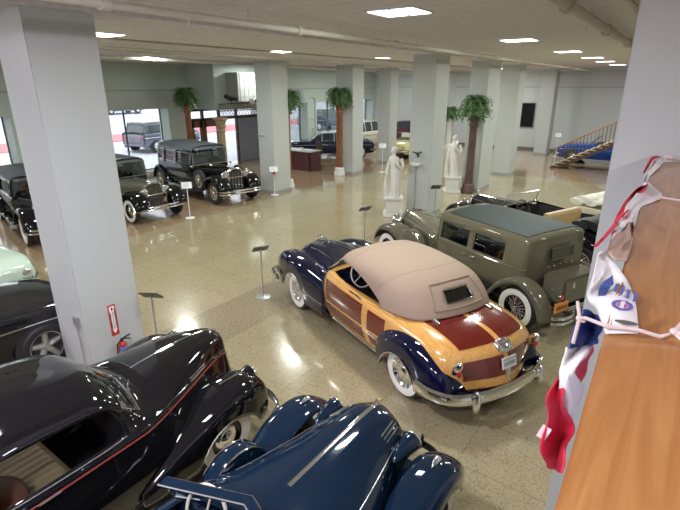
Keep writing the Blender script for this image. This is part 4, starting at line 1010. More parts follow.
# sills / reveals and thin horizontal trim line
bm = new(); box(bm, XO + .1, XW + .08, 2.5, 7.75, 1.0, 1.08, bev=.01); struct('trim_1', bm, PALEJ)
LINE = mat('trim_line', (.30, .31, .30), rough=.7)
bm = new(); box(bm, XW, XW + .02, -6, 15.3, 3.685, 3.715); box(bm, XW, XW + .02, 20.5, 32.5, 3.685, 3.715); struct('trim_2', bm, LINE)
bm = new(); box(bm, -19.5, 8, 32.48, 32.5, 3.765, 3.795); struct('trim_3', bm, LINE)
bm = new(); box(bm, -19.5, 8, 32.36, 32.5, 4.68, ZC); struct('trim_4', bm, PALEJ)
bm = new(); box(bm, -19.4, 8, 32.44, 32.5, 0, .14); struct('baseboard_back', bm, mat('baseboard_dark', (.16, .15, .13), rough=.6))
bm = new()
for a, b in ((-6, 2.6), (7.65, 9.4), (14.2, 15.3), (20.2, 21.4), (24.4, 25.35), (28.6, 32.5)): box(bm, XW, XW + .03, a, b, 0, .12)
struct('baseboard_left', bm, mat('baseboard_dark', (.16, .15, .13), rough=.6))
# entrance lobby: bulkhead above the doors
bm = new(); box(bm, -19.5, -17.5, 15.3, 20.4, 2.85, ZC); struct('wall_bulkhead', bm, WALL)
bm = new(); box(bm, -19.5, -17.5, 20.2, 20.4, 0, 2.85); struct('wall_lobby', bm, WALLL)
BROWNF = mat('bronze_door_frame', (.085, .055, .035), rough=.4)
# glazed doors
bm = new(); xg = -19.55
for yy in (15.38, 16.15, 17.2, 18.4, 20.15): box(bm, xg - .06, xg + .06, yy - .06, yy + .06, 0, 2.8)
for z in (2.33, 2.78): box(bm, xg - .06, xg + .06, 15.35, 20.2, z - .07, z + .05)
fr = struct('door_1', bm, BROWNF)
bm = new(); box(bm, xg - .008, xg + .008, 15.4, 18.4, .05, 2.75); fin('pane', bm, GLASS, fr)
for ya, yb in ((15.44, 16.09), (16.21, 17.14)):
    bm = new(); box(bm, xg - .03, xg + .03, ya, ya + .14, .02, 2.26); box(bm, xg - .03, xg + .03, yb - .14, yb, .02, 2.26); box(bm, xg - .03, xg + .03, ya, yb, 1.95, 2.26); box(bm, xg - .03, xg + .03, ya, yb, .02, .45)
    o = fin('door_leaf', bm, mat('door_wood_brown', (.20, .10, .05), rough=.4), fr)
bm = new(); tube(bm, [(xg + .05, 17.32, .9), (xg + .12, 17.32, .95), (xg + .12, 17.32, 1.2), (xg + .05, 17.32, 1.25)], .015, seg=6); fin('door_handle', bm, NICKEL, fr)
bm = new(); box(bm, -19.56, -19.5, 18.46, 20.2, 0, 2.26); struct('wall_lobby_panel', bm, mat('lobby_wall_shaded', (.30, .31, .38), rough=.6))  # stretch of lobby wall, its shading put into a darker blue-grey colour
# columns
cols = [(-6.84, -6.10, 2.72, 3.55), (-13.02, -12.26, 13.3, 14.2), (-13.02, -12.12, 18.35, 19.25), (-13.15, -12.45, 22.3, 23.1), (-6.78, -6.04, 13.42, 14.38), (-6.72, -6.06, 17.95, 19.3), (-6.92, -6.13, 22.2, 23.1), (-7.1, -6.38, 30.4, 31.3), (-13.3, -12.5, 30.2, 31.0), (-.372, .60, 3.80, 4.75), (-13.15, -12.3, 8.2 - 6.3, 2.75)]
for i, (a, b, c, d) in enumerate(cols[:-1]):
    bm = new(); box(bm, a, b, c, d, 0, ZC, bev=.012)
    o = struct('wall_column_%d' % (i + 1), bm, COLM)
    bm = new(); box(bm, a - .015, b + .015, c - .015, d + .015, 0, .11)
    if i != 9: fin('baseboard_column', bm, mat('baseboard_grey', (.33, .34, .33), rough=.6), o)
    else: bm.free()
# pipes under the ceiling
PIPES = []
def pipe(name, label, pts, r, m, hang=2.4):
    t = thing(name, label, 'pipe')
    bm = new(); tube(bm, pts, r, seg=10)
    a, b = Vector(pts[0]), Vector(pts[-1]); L_ = (b - a).length; k = int(L_/3.1)
    for i in range(1, k + 1):
        p = a.lerp(b, i/(k + 1)); d = (b - a).normalized()*.05
        tube(bm, [p - d, p + d], r*1.45, seg=10)
    fin('pipe_run', bm, m, t, merge=False)
    bm = new(); k = int(L_/hang)
    for i in range(k + 1):
        p = a.lerp(b, (i + .5)/(k + 1)); tube(bm, [p, (p.x, p.y, ZC)], .006, seg=4); tube(bm, [(p.x - r*1.2, p.y, p.z), (p.x, p.y, p.z + r*1.3), (p.x + r*1.2, p.y, p.z)], .008, seg=4)
    fin('hangers', bm, m, t, merge=False)
    PIPES.append(t); return t
pipe('sprinkler_pipe', 'cream sprinkler pipe crossing the ceiling from above the left column', [(-4.80, -5.9, 4.64), (-4.80, 32.3, 4.64)], .042, PIPE)
pipe('sprinkler_pipe', 'cream pipe running under the ceiling beside the front windows', [(-13.9, -5.9, 4.66), (-13.9, 32.3, 4.66)], .05, PIPE)
pipe('sprinkler_pipe', 'thin cream pipe between the two rows of columns', [(-10.9, -5.9, 4.70), (-10.9, 32.3, 4.70)], .025, PIPE)
pipe('conduit', 'thin brown conduit joining the single panel lights', [(-9.75, -5.9, 4.775), (-9.75, 32.3, 4.775)], .022, DUCT)
pipe('conduit', 'brown conduit near the window row of lights', [(-12.0, -5.9, 4.775), (-12.0, 32.3, 4.775)], .03, DUCT)
pipe('ceiling_duct', 'brown-painted ceiling conduit above the balcony counter', [(-1.22, -5.9, 4.68), (-1.22, 32.3, 4.68)], .06, DUCT)
for xx, lb in ((-.72, 'first of three parallel conduits beside the balcony pillar'), (-.56, 'middle of three parallel conduits beside the balcony pillar'), (-.40, 'third parallel conduit nearest the balcony pillar')):
    pipe('conduit', lb, [(xx, -5.9, 4.74), (xx, 3.7 if xx > -.5 else 30, 4.74)], .028, DUCT)
# beams
for i, (x0, x1) in enumerate(((-13.4, -12.2), (-7.0, -6.0))):
    bm = new(); box(bm, x0, x1, -6, 32.5, 4.72, ZC); struct('trim_%d' % (i + 6), bm, CEIL)
# sprinkler heads belong to their pipes
for k, (p, x, z, ys) in enumerate([(PIPES[0], -4.8, 4.60, (3.9, 8.4, 13.0)), (PIPES[2], -10.9, 4.68, (8.1, 12.9)), (PIPES[5], -1.22, 4.63, (7.0, 10.0))]):
    for y in ys:
        bm = new(); lathe(bm, [(0, .02), (.035, .02), (.035, -.01), (.012, -.02), (.012, -.06), (.03, -.07), (0, -.075)], 'z', 12)
        fin('sprinkler_head', bm, PIPE, p, loc=(x, y, z))
# light fixtures
LAMP = mat('fluorescent_diffuser', (1, 1, 1), emit=(1, .98, .94), es=4.5)
fix = [(-3.30, 6.08), (-3.2, 11.2), (-3.1, 15.75), (-3.05, 19.7), (-3.1, 23.2), (-3.1, 27.2), (-9.2, 5.45), (-9.6, 10.9), (-9.0, 15.5), (-9.2, 20.2), (-9.2, 25.2), (-9.2, 29.5), (-3.3, 1.3), (-9.2, .6), (-13.75, 9.7), (-15.5, 4.2), (-16, 17.0), (-16, 24.6), (-15.6, 29), (3.0, 1.2), (3.2, 9), (3.2, 17), (3.2, 26), (-3.3, -3.2), (-10.5, -3.4), (-1.0, -1.2)]
for i, (x, y) in enumerate(fix):
    t = thing('ceiling_light', 'white fluorescent ceiling light of two square panels', 'light', (x, y, ZC), 0, 'fluorescent ceiling lights')
    if i == 0: pass
    single = -15 < x < -9.3 or (-9.5 < x < -8 and y > 15)
    bm = new(); box(bm, -.19 if single else -.35, .19 if single else .35, -.30, .30, -.012, 0); fin('housing', bm, PALEJ, t)
    if single: t['label'] = 'small square fluorescent ceiling light of one panel'; t['group'] = 'single panel ceiling lights'
    for sx in ((0,) if single else (-.172, .172)):
        bm = new(); box(bm, sx - .142, sx + .142, -.275, .275, -.022, -.012); fin('diffuser', bm, LAMP, t)
    li = bpy.data.lights.new('lamp', 'AREA'); li.shape = 'RECTANGLE'; li.size = .62; li.size_y = .55
    near = y < 2.5
    li.energy = 112 if not near else 185; li.color = (.90, .87, 1.0) if near else (.95, 1.0, .95)
    lo = bpy.data.objects.new('lamp', li); COL.objects.link(lo); lo.parent = t; lo.location = (0, 0, -.04)

# ------------------------------------------------------------------ balcony
bm = new(); box(bm, -.055, 1.25, -3, 3.79, 3.385, 3.43)
for v in bm.verts:
    if v.co.x < 0: v.co.x = -.0265 - .0253*v.co.y
bmesh.ops.bevel(bm, geom=list(bm.edges), offset=.006, segments=2, affect='EDGES')
ct = fin('counter_top', bm, OAK); props(ct, 'varnished oak balcony counter in the right foreground', 'counter')
bm = new(); box(bm, .02, .16, -3, 3.78, 2.3, 3.38); struct('wall_balcony', bm, mat('balcony_paint', (.62, .60, .70), rough=.5))
bm = new(); box(bm, 0, 4.5, -6, 3.80, 2.05, 2.3); struct('floor_balcony', bm, mat('carpet', (.2, .18, .16), rough=.9))

# ------------------------------------------------------------------ bunting and ropes
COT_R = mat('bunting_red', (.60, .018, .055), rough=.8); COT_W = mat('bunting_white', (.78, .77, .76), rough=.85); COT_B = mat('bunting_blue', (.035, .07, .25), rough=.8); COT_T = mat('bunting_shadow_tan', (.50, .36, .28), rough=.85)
fl = thing('flag_bunting', 'red white and blue cotton bunting tied along the counter edge', 'bunting')
def ppos(Y, X, z): return Vector((X, Y, z))
def fold_strip(name, m, rows, parent, n=30, mcount=10, wob=.008, seed=0):
    """rows: list of 3-D control rows; each row is a list of points -> cloth patch"""
    S = [[Vector(p) for p in r] for r in rows]
    P = []
    for i in range(n):
        u = (len(S) - 1)*i/(n - 1)
        cols_ = [crl([S[r][k] for r in range(len(S))], u) for k in range(len(S[0]))]
        row = []
        for j in range(mcount):
            v = (len(cols_) - 1)*j/(mcount - 1); q = crl(cols_, v)
            q = q + Vector((wob*math.sin(u*4.1 + v*3 + seed), 0, wob*math.sin(v*5 + u*2.3 + seed*1.7)))
            row.append(q)
        P.append(row)
    bm = new(); grid(bm, P); o = fin(name, bm, m, parent, ang=80)
    md = o.modifiers.new('Solid', 'SOLIDIFY'); md.thickness = .004
    return o
BUNT = True
def knot(c, r=.02):
    bm = new(); blob(bm, c, (r, r*1.2, r*.8), 10, 8); blob(bm, (c[0] + r, c[1] - r, c[2]), (r*.8, r*.6, r*.6), 8, 6); return bm

# --BUNTING--
pc_white_tab = fold_strip('printed_tab', COT_W, [[(-0.133, 1.485, 3.446), (-0.125, 1.511, 3.446), (-0.113, 1.524, 3.438)], [(-0.115, 1.304, 3.433), (-0.1, 1.397, 3.422), (-0.07, 1.403, 3.438)], [(-0.12, 1.304, 3.375), (-0.085, 1.331, 3.397), (-0.039, 1.3, 3.438)], [(-0.09, 1.256, 3.363), (-0.05, 1.141, 3.438), (-0.014, 1.184, 3.438)], [(-0.05, 0.99, 3.438), (-0.026, 1.007, 3.438), (0.005, 1.026, 3.438)]], fl, n=24, wob=.0)
pc_blue_diamond = fold_strip('blue_patch', COT_B, [[(-0.077, 1.322, 3.443), (-0.075, 1.315, 3.443)], [(-0.095, 1.261, 3.43), (-0.07, 1.249, 3.443)], [(-0.1, 1.37, 3.335), (-0.095, 1.323, 3.357)]], fl, n=24, wob=.0)
pc_blue = fold_strip('blue_fold', COT_B, [[(-0.13, 1.338, 3.327), (-0.11, 1.438, 3.28), (-0.075, 1.318, 3.318)], [(-0.14, 1.341, 3.274), (-0.12, 1.478, 3.204), (-0.085, 1.453, 3.209)], [(-0.14, 1.232, 3.257), (-0.12, 1.343, 3.207), (-0.085, 1.404, 3.202)]], fl, n=24, wob=.003)
pc_white = fold_strip('white_fold', COT_W, [[(-0.14, 1.232, 3.257), (-0.12, 1.338, 3.213), (-0.09, 1.312, 3.238)], [(-0.14, 1.188, 3.217), (-0.12, 1.169, 3.235), (-0.1, 1.093, 3.283)], [(-0.14, 1.189, 3.166), (-0.11, 1.16, 3.194), (-0.095, 1.342, 3.079)], [(-0.14, 1.27, 3.03), (-0.11, 1.258, 3.038), (-0.095, 1.306, 2.982)]], fl, n=24, wob=.003)
pc_red_inner = fold_strip('red_fold', COT_R, [[(-0.11, 1.504, 3.15), (-0.11, 1.588, 3.106), (-0.11, 1.691, 3.05)], [(-0.115, 1.364, 3.186), (-0.11, 1.474, 3.126), (-0.1, 1.505, 3.103)], [(-0.115, 1.241, 3.192), (-0.11, 1.329, 3.14), (-0.1, 1.406, 3.095)], [(-0.11, 1.299, 3.125), (-0.11, 1.382, 3.064), (-0.11, 1.47, 3.002)]], fl, n=24, wob=.003)
pc_red = fold_strip('red_fold', COT_R, [[(-0.145, 1.245, 3.173), (-0.14, 1.237, 3.167), (-0.13, 1.183, 3.188)], [(-0.15, 1.142, 3.152), (-0.14, 1.195, 3.122), (-0.12, 1.153, 3.143)], [(-0.15, 1.197, 3.046), (-0.13, 1.3, 2.974), (-0.095, 1.292, 2.981)], [(-0.15, 1.183, 2.945), (-0.13, 1.32, 2.846), (-0.095, 1.179, 2.986)], [(-0.15, 1.391, 2.73), (-0.14, 1.476, 2.66), (-0.09, 1.13, 2.951)]], fl, n=24, wob=.003)
pc_strip_a = fold_strip('white_gather', COT_W, [[(-0.027, 3.77, 3.438), (-0.02, 3.77, 3.438), (-0.013, 3.77, 3.438)], [(-0.119, 3.77, 3.438), (-0.083, 3.77, 3.438), (-0.055, 3.703, 3.438)], [(-0.144, 3.77, 3.357), (-0.098, 3.479, 3.438), (-0.074, 3.406, 3.438)], [(-0.12, 2.879, 3.446), (-0.116, 3.057, 3.42), (-0.101, 2.96, 3.438)], [(-0.12, 2.93, 3.402), (-0.098, 2.769, 3.438), (-0.077, 2.783, 3.438)], [(-0.12, 2.333, 3.458), (-0.079, 2.481, 3.438), (-0.021, 2.497, 3.438)], [(-0.12, 2.064, 3.457), (-0.101, 2.199, 3.446), (-0.077, 2.246, 3.438)], [(-0.12, 1.883, 3.433), (-0.1, 1.876, 3.445), (-0.089, 1.976, 3.437)], [(-0.12, 1.591, 3.458), (-0.123, 1.74, 3.446), (-0.111, 1.818, 3.446)]], fl, n=24, wob=.003)
pc_red_strip = fold_strip('red_band', COT_R, [[(-0.088, 2.669, 3.459), (-0.086, 2.656, 3.459), (-0.084, 2.643, 3.459)], [(-0.12, 2.556, 3.456), (-0.142, 3.417, 3.287), (-0.1, 2.453, 3.454)], [(-0.141, 2.433, 3.433), (-0.126, 2.485, 3.411), (-0.131, 2.996, 3.287)], [(-0.144, 2.128, 3.435), (-0.126, 2.098, 3.436), (-0.106, 1.948, 3.472)], [(-0.144, 1.993, 3.418), (-0.131, 1.961, 3.428), (-0.121, 1.946, 3.452)]], fl, n=24, wob=.0)
pc_red_strip_small = fold_strip('red_band', COT_R, [[(-0.09, 3.77, 3.454), (-0.084, 3.77, 3.454), (-0.09, 3.77, 3.454)], [(-0.135, 3.77, 3.454), (-0.118, 3.77, 3.454), (-0.113, 3.77, 3.454)], [(-0.146, 3.407, 3.399), (-0.144, 3.49, 3.386), (-0.15, 3.74, 3.362)]], fl, n=24, wob=.0)
pc_red_low = fold_strip('red_band', COT_R, [[(-0.146, 2.039, 3.41), (-0.136, 1.992, 3.419), (-0.126, 1.939, 3.43)], [(-0.146, 1.724, 3.438), (-0.136, 1.671, 3.45), (-0.126, 1.589, 3.48)], [(-0.147, 1.497, 3.462), (-0.142, 1.5, 3.462), (-0.136, 1.558, 3.462)]], fl, n=24, wob=.0)
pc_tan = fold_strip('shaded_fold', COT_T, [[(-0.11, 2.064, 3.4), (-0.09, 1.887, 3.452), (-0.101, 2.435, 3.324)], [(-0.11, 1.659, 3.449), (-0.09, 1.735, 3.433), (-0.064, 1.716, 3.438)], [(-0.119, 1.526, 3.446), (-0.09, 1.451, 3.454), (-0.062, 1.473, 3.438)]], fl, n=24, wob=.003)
SEALP = mat('seal_pink', (.62, .22, .32), rough=.8); SEALB = mat('seal_blue', (.10, .12, .42), rough=.8)
for nm_, r0, r1, m_ in (('seal_ring', .62, 1.0, SEALB), ('seal_band', .34, .62, SEALP), ('seal_disc', 0, .34, SEALB)):
    bm = new(); lathe(bm, [(r0, 0), (r1, 0)], 'z', 28); bmesh.ops.scale(bm, vec=(.021, .030, 1), verts=bm.verts)
    fin(nm_, bm, m_, fl, loc=(-.036, 1.132, 3.4450))
bm = new(); box(bm, -.004, .004, -.02, .02, 0, .0006); fin('seal_bar', bm, COT_W, fl, loc=(-.036, 1.132, 3.4460))
bm = new()
for k in range(4): box(bm, -.062 + k*.014, -.056 + k*.014, 1.205 - k*.012, 1.262 - k*.012, 3.4445, 3.4452)
fin('printed_lines', bm, SEALB, fl, merge=False)
bm = new(); lathe(bm, [(0, 0), (1, 0)], 'z', 20); bmesh.ops.scale(bm, vec=(.022, .010, 1), verts=bm.verts); fin('eyelet', bm, mat('eyelet_shadow', (.12, .11, .10), rough=.6), fl, loc=(-.020, 1.045, 3.4450), rot=(0, 0, .2))
ROPE = mat('cotton_rope', (.70, .58, .55), rough=.8)
rp = thing('tie_rope', 'pinkish white rope tied across the near end of the counter', 'rope')
bm = new(); tube(bm, [(-.125, 1.22, 3.35), (-.10, 1.12, 3.40), (-.05, 1.0, 3.447), (.0, 1.02, 3.446), (.04, 1.03, 3.438), (.062, 1.055, 3.442), (.10, 1.0, 3.437), (.40, .86, 3.435)], .0042, seg=8); fin('cord', bm, ROPE, rp)
bm = knot((.062, 1.055, 3.445), .009); tube(bm, [(.062, 1.055, 3.447), (.074, 1.10, 3.45), (.078, 1.14, 3.442)], .0045, seg=6); fin('knot', bm, ROPE, rp, merge=False)
bm = knot((-.12, 1.20, 3.36), .009); tube(bm, [(-.12, 1.20, 3.36), (-.135, 1.24, 3.385)], .0045, seg=6); tube(bm, [(-.12, 1.20, 3.36), (-.118, 1.14, 3.32)], .0045, seg=6); fin('knot', bm, ROPE, rp, merge=False)
rp = thing('tie_rope', 'thin white rope running across the middle of the counter', 'rope')
bm = new(); tube(bm, [(-.03, 2.40, 3.452), (.05, 2.41, 3.446), (.5, 2.42, 3.437), (1.1, 2.42, 3.437)], .0045, seg=8); fin('cord', bm, ROPE, rp)
rp = thing('tie_rope', 'thin white rope at the far end of the counter by the pillar', 'rope')
bm = new(); tube(bm, [(-.05, 3.76, 3.47), (.0, 3.74, 3.455), (.3, 3.70, 3.437)], .0055, seg=8); fin('cord', bm, ROPE, rp)
bm = knot((-.05, 3.73, 3.465), .02); fin('knot', bm, ROPE, rp)
bm = new(); box(bm, -.012, .012, -.002, .002, -.022, .022); tg = fin('care_tag', bm, COT_W, fl, loc=(-.155, 1.2, 3.0), rot=(0, .3, 0))
# --END--
# ------------------------------------------------------------------ furniture of the hall
STANDM = mat('stand_steel', (.45, .46, .46), rough=.35, metal=.6)
def info_stand(x, y, h, rz, white, label, tilt=40, white_pole=False):
    pm = mat('white_enamel', (.82, .82, .80), rough=.4) if white_pole else STANDM
    t = thing('information_stand', label, 'sign', (x, y, 0), rz)
    bm = new(); lathe(bm, [(0, 0), (.15, 0), (.15, .012), (.03, .03), (0, .03)], 'z', 28); fin('base', bm, pm, t)
    bm = new(); tube(bm, [(0, 0, .02), (0, 0, h - .05)], .014, seg=8); fin('pole', bm, pm, t)
    bm = new(); box(bm, -.11, .11, -.15, .15, -.008, .008, bev=.003)
    pl = fin('sign_plate', bm, mat('sign_white', (.85, .86, .86), rough=.4) if white else mat('sign_dark', (.05, .05, .055), rough=.35), t, loc=(0, 0, h - .03), rot=(0, D2R(tilt), 0))
    bm = new()
    for k in range(6): box(bm, -.08 + k*.028, -.068 + k*.028, -.12, .12 - .05*(k % 3), .0085, .0095)
    fin('text_lines', bm, mat('sign_ink', (.45, .45, .46), rough=.6), pl, merge=False)
    return t
info_stand(-6.11, 6.13, 1.03, D2R(150), False, 'steel information stand with a dark plate left of the wood-panelled convertible')
info_stand(-12.1, 9.16, 1.06, D2R(-35), True, 'white information stand between the olive tourer and the black limousine', 50, True)
s3 = info_stand(-12.18, 13.15, 1.0, D2R(-40), True, 'white information stand with a red lamp in front of the left square column', 50, True)
bm = new(); lathe(bm, [(0, 0), (.04, 0), (.05, .05), (.035, .11), (0, .12)], 'z', 14); fin('red_lamp', bm, mat('red_lamp_plastic', (.4, .02, .03), rough=.3), s3, loc=(.05, 0, .78))
info_stand(-6.3, 10.15, .95, D2R(150), False, 'steel information stand ahead of the grey sedan hood')
info_stand(-11.39, 19.82, 1.26, D2R(-60), True, 'white information stand before the far narrow column', 60, True)
info_stand(-5.85, 13.5, 1.0, D2R(130), False, 'steel information stand at the foot of the tall centre column')
info_stand(-6.0, 3.7, 1.0, D2R(120), False, 'steel information stand behind the front left column')
info_stand(-5.75, 29.9, 1.25, D2R(-90), True, 'white information stand near the foot of the stairs', 70, True)
info_stand(-9.3, 23.5, 1.2, D2R(-70), True, 'white information stand beside the distant fern', 60, True)

# fern posts
LEAF = mix_mat('fern_leaf', (.022, .075, .02), (.17, .30, .12), nscale=12, lo=.3, hi=.7, rough=.5)
WOODP = mix_mat('post_wood', (.20, .068, .028), (.27, .105, .045), scale=(6, 6, .6), nscale=4, rough=.4)
WOODD = mix_mat('post_wood_dark', (.085, .045, .035), (.13, .075, .06), scale=(6, 6, .6), nscale=4, rough=.4)
STONE = mat('marble_white', (.74, .73, .69), rough=.4, noise=(5, .06))
TAN = mat('tan_stone', (.45, .33, .20), rough=.6, noise=(8, .1))
def fern_post(x, y, h, r, wood, label, flabel, R=.62, basem=None, seed=1, post=True, ylim=(-9, 9)):
    rnd = random.Random(seed)
    if post:
        t = thing('fern_pedestal', label, 'pedestal', (x, y, 0))
        bm = new(); lathe(bm, [(0, 0), (r*1.6, 0), (r*1.6, .14), (r*1.35, .2), (r*1.4, .3), (r*1.1, .36), (0, .36)], 'z', 8, a0=PI/8, a1=2*PI + PI/8); fin('base', bm, basem or STONE, t)
        bm = new(); lathe(bm, [(0, .34), (r, .34), (r, .5), (r*.92, .6), (r*.88, h - .5), (r*.95, h - .42)], 'z', 24); fin('shaft', bm, wood, t)
        bm = new(); lathe(bm, [(r*.9, h - .45), (r*1.1, h - .40), (r*.95, h - .34), (r*1.25, h - .10), (r*1.45, h - .06), (r*1.45, h), (0, h)], 'z', 8, a0=PI/8, a1=2*PI + PI/8); fin('capital', bm, wood, t)
    f = thing('potted_fern', flabel, 'plant', (x, y, h + .002))
    bm = new(); lathe(bm, [(0, 0), (.16, 0), (.21, .2), (.23, .22), (.2, .23), (0, .2)], 'z', 20); fin('pot', bm, mat('terracotta_pot', (.13, .06, .04), rough=.6), f)
    bm = new()
    for k in range(430):
        a = rnd.uniform(0, 2*PI); L_ = R*rnd.uniform(.25, .95); up = rnd.uniform(.05, .52); dr = rnd.uniform(.05, .62)
        c, s = math.cos(a), math.sin(a); n = 7; pts = []
        for i in range(n):
            q = i/(n - 1); pts.append(Vector((c*L_*q, max(ylim[0], min(ylim[1], s*L_*q)), .2 + up*math.sin(q*PI*.62) - dr*q**2.2)))
        sd = Vector((-s, c, 0))
        for i in range(n - 1):
            p, p2 = pts[i], pts[i+1]
            wd = .12*math.sin(PI*(.12 + .8*i/(n - 1)))
            for sg in (1, -1):
                for e in (0, .5):
                    b0 = p.lerp(p2, e); b1 = p.lerp(p2, e + .36); tip = b0.lerp(b1, .9) + sd*sg*wd*rnd.uniform(.7, 1.3) + Vector((0, 0, -.02*rnd.random()))
                    try: bm.faces.new([bm.verts.new(v) for v in (b0, b1, tip)])
                    except ValueError: pass
    o = fin('fronds', bm, LEAF, f, merge=False)
    return f
fern_post(-17.9, 14.0, 3.2, .16, WOODP, 'reddish wooden pedestal column behind the black limousine', 'bushy green fern above the black limousine', seed=2, R=.70)
fern_post(-12.62, 18.05, 3.18, .16, WOODP, 'reddish wooden pedestal column with a stone base against the middle column', 'full green fern on the reddish pedestal against the middle column', R=.76, seed=3, ylim=(-9, .28))
fern_post(-6.32, 17.62, 2.92, .155, WOODD, 'dark brown pedestal column near the second marble statue', 'green fern spilling over the dark brown pedestal', R=.74, seed=4, basem=WOODD, ylim=(-9, .31))
fern_post(-12.70, 14.55, 3.12, .16, WOODP, 'wooden pedestal column mostly hidden by the left square column', 'green fern showing past the right side of the left square column', R=.85, seed=5, ylim=(-.33, 9))
fern_post(-12.25, 29.75, 2.0, .155, STONE, 'white pedestal column behind the tall centre column', 'green fern showing to the right of the tall centre column', R=.85, seed=6, basem=STONE, ylim=(-9, .40))

# statues
def statue(x, y, rz, label, seed):
    t = thing('marble_statue', label, 'statue', (x, y, 0), rz)
    bm = new()
    for z0, z1, w in ((0, .09, .31), (.09, .14, .27), (.14, .50, .235), (.50, .55, .26), (.55, .62, .29)):
        box(bm, -w, w, -w, w, z0, z1, bev=.012)
    for a, b in ((.245, 0), (-.245, 0)): box(bm, a*.97 - .01, a*.97 + .01, -.15, .15, .20, .44, bev=.005)
    fin('plinth', bm, STONE, t, merge=False)
    bm = new(); z0 = .62
    prof = [(0, .20, .19), (.1, .20, .18), (.35, .17, .15), (.6, .165, .14), (.78, .155, .125), (.88, .13, .105), (.98, .15, .115), (1.08, .165, .12), (1.15, .15, .10), (1.19, .07, .06), (1.24, .048, .048), (1.27, .055, .06), (1.32, .075, .085), (1.38, .078, .09), (1.43, .055, .065), (1.46, .01, .01)]
    P = []
    for (z, a, b) in prof:
        row = []
        for k in range(36):
            th = 2*PI*k/36; fold = 1 + (.10 if z < .9 else .02 if z < 1.15 else 0)*math.sin(9*th + z*4 + seed)
            row.append(((b*fold*math.cos(th)) + .03*math.sin(z*3), a*fold*math.sin(th) + .05*math.sin(z*3.2 + seed), z0 + z))
        P.append(row)
    V = grid(bm, P, closed_v=True); bm.faces.new(V[0]); bm.faces.new(V[-1])
    # arms with drapery, one raised to the chest, one down holding the cloth
    tube(bm, [(0, .20, z0 + 1.12), (.02, .26, z0 + .95), (.10, .24, z0 + .82), (.17, .10, z0 + .95), (.17, .04, z0 + 1.02)], [.06, .055, .05, .04, .03], seg=10)
    tube(bm, [(0, -.12, z0 + 1.12), (-.02, -.20, z0 + .95), (.03, -.24, z0 + .78), (.09, -.24, z0 + .62)], [.06, .055, .045, .03], seg=10)
    for k, (a, b) in enumerate(((.0, .0), (.015, .02), (-.015, .02))): tube(bm, [(.09, -.24 + a, z0 + .63), (.10, -.24 + a*1.5, z0 + .55 + b)], .010, seg=6)
    tube(bm, [(.06, -.26, z0 + .68), (.05, -.27, z0 + .4), (.02, -.25, z0 + .05)], [.03, .06, .085], seg=10)
    blob(bm, (.085, .03, z0 + 1.345), (.02, .012, .02), 8, 6); blob(bm, (.07, .05, z0 + 1.29), (.02, .02, .012), 8, 6)  # nose, chin
    blob(bm, (-.06, .04, z0 + 1.40), (.06, .07, .06), 12, 8)  # hair bun
    for v in bm.verts: v.co = Vector((v.co.x*1.0, v.co.y*.96, z0 + (v.co.z - z0)*1.04))
    o = fin('figure', bm, STONE, t, merge=False, ang=60)
    return t
statue(-7.06, 13.05, D2R(-60), 'white marble robed woman statue on a plinth left of the tall centre column', 0)
statue(-6.92, 17.45, D2R(-60), 'white marble robed statue on a plinth beside the dark brown pedestal', 1.5)

# fire extinguisher and its sign on the near face of the front left column (+x face)
RED = mat('extinguisher_red', (.50, .015, .015), rough=.25, coat=.5)
t = thing('fire_extinguisher', 'small red fire extinguisher with a blue tag on the front left column', 'fire extinguisher', (-6.02, 3.16, .28))
bm = new(); lathe(bm, [(0, -.22), (.055, -.22), (.06, -.20), (.06, .10), (.045, .15), (.02, .17), (0, .17)], 'z', 20); fin('cylinder', bm, RED, t)
bm = new(); lathe(bm, [(.02, .16), (.02, .21), (0, .21)], 'z', 10); tube(bm, [(0, -.01, .20), (.03, .06, .235), (.03, .12, .24)], .012, seg=6); tube(bm, [(0, 0, .2), (.03, .06, .20), (.04, .11, .18)], .01, seg=6); fin('valve_handle', bm, BLACKM, t)
bm = new(); tube(bm, [(0, -.02, .19), (.02, -.09, .15), (.02, -.10, 0), (.02, -.07, -.12)], .011, seg=6); fin('hose', bm, BLACKM, t)
bm = new(); lathe(bm, [(.062, -.08), (.062, .10)], 'z', 16, a0=-1.2, a1=1.2); fin('blue_tag', bm, mat('tag_blue', (.04, .22, .60), rough=.5), t)
bm = new(); box(bm, -.08, -.055, -.03, .03, -.1, .12); fin('bracket', bm, BLACKM, t)
t = thing('extinguisher_sign', 'narrow red and white fire extinguisher arrow sign on the front left column', 'sign', (-6.095, 3.13, 0))
SW = mat('sign_white_gloss', (.85, .83, .80), rough=.4); SR = mat('sign_red', (.55, .02, .02), rough=.4)
bm = new(); box(bm, -.003, .003, -.055, .055, .80, 1.27); fin('board', bm, SR, t); t.location.z = -.26
bm = new()
pts = [(-.04, 1.25), (.04, 1.25), (.04, 1.16), (.028, 1.16), (.028, .90), (.042, .90), (0, .825), (-.042, .90), (-.028, .90), (-.028, 1.16), (-.04, 1.16)]
f = bm.faces.new([bm.verts.new((.0042, y, z)) for y, z in pts]); bmesh.ops.triangulate(bm, faces=bm.faces); fin('arrow', bm, SW, t)
M = Matrix.Translation((.0052, 0, 1.03)) @ Matrix.Rotation(PI/2, 4, 'Z') @ Matrix.Rotation(PI/2, 4, 'X') @ Matrix.Rotation(-PI/2, 4, 'Z')
text('lettering', 'FIRE EXTINGUISHER', .030, SR, t, M, ext=.0005)
bm = new(); blob(bm, (.005, 0, 1.205), (.001, .014, .026), 10, 8); fin('flame_symbol', bm, SR, t)
t = thing('wall_outlet', 'grey outlet box with a cable running down the front left column', 'outlet', (-6.24, 2.715, .89))
bm = new(); box(bm, -.06, .06, -.03, .004, -.07, .07, bev=.006); fin('outlet_box', bm, STANDM, t)
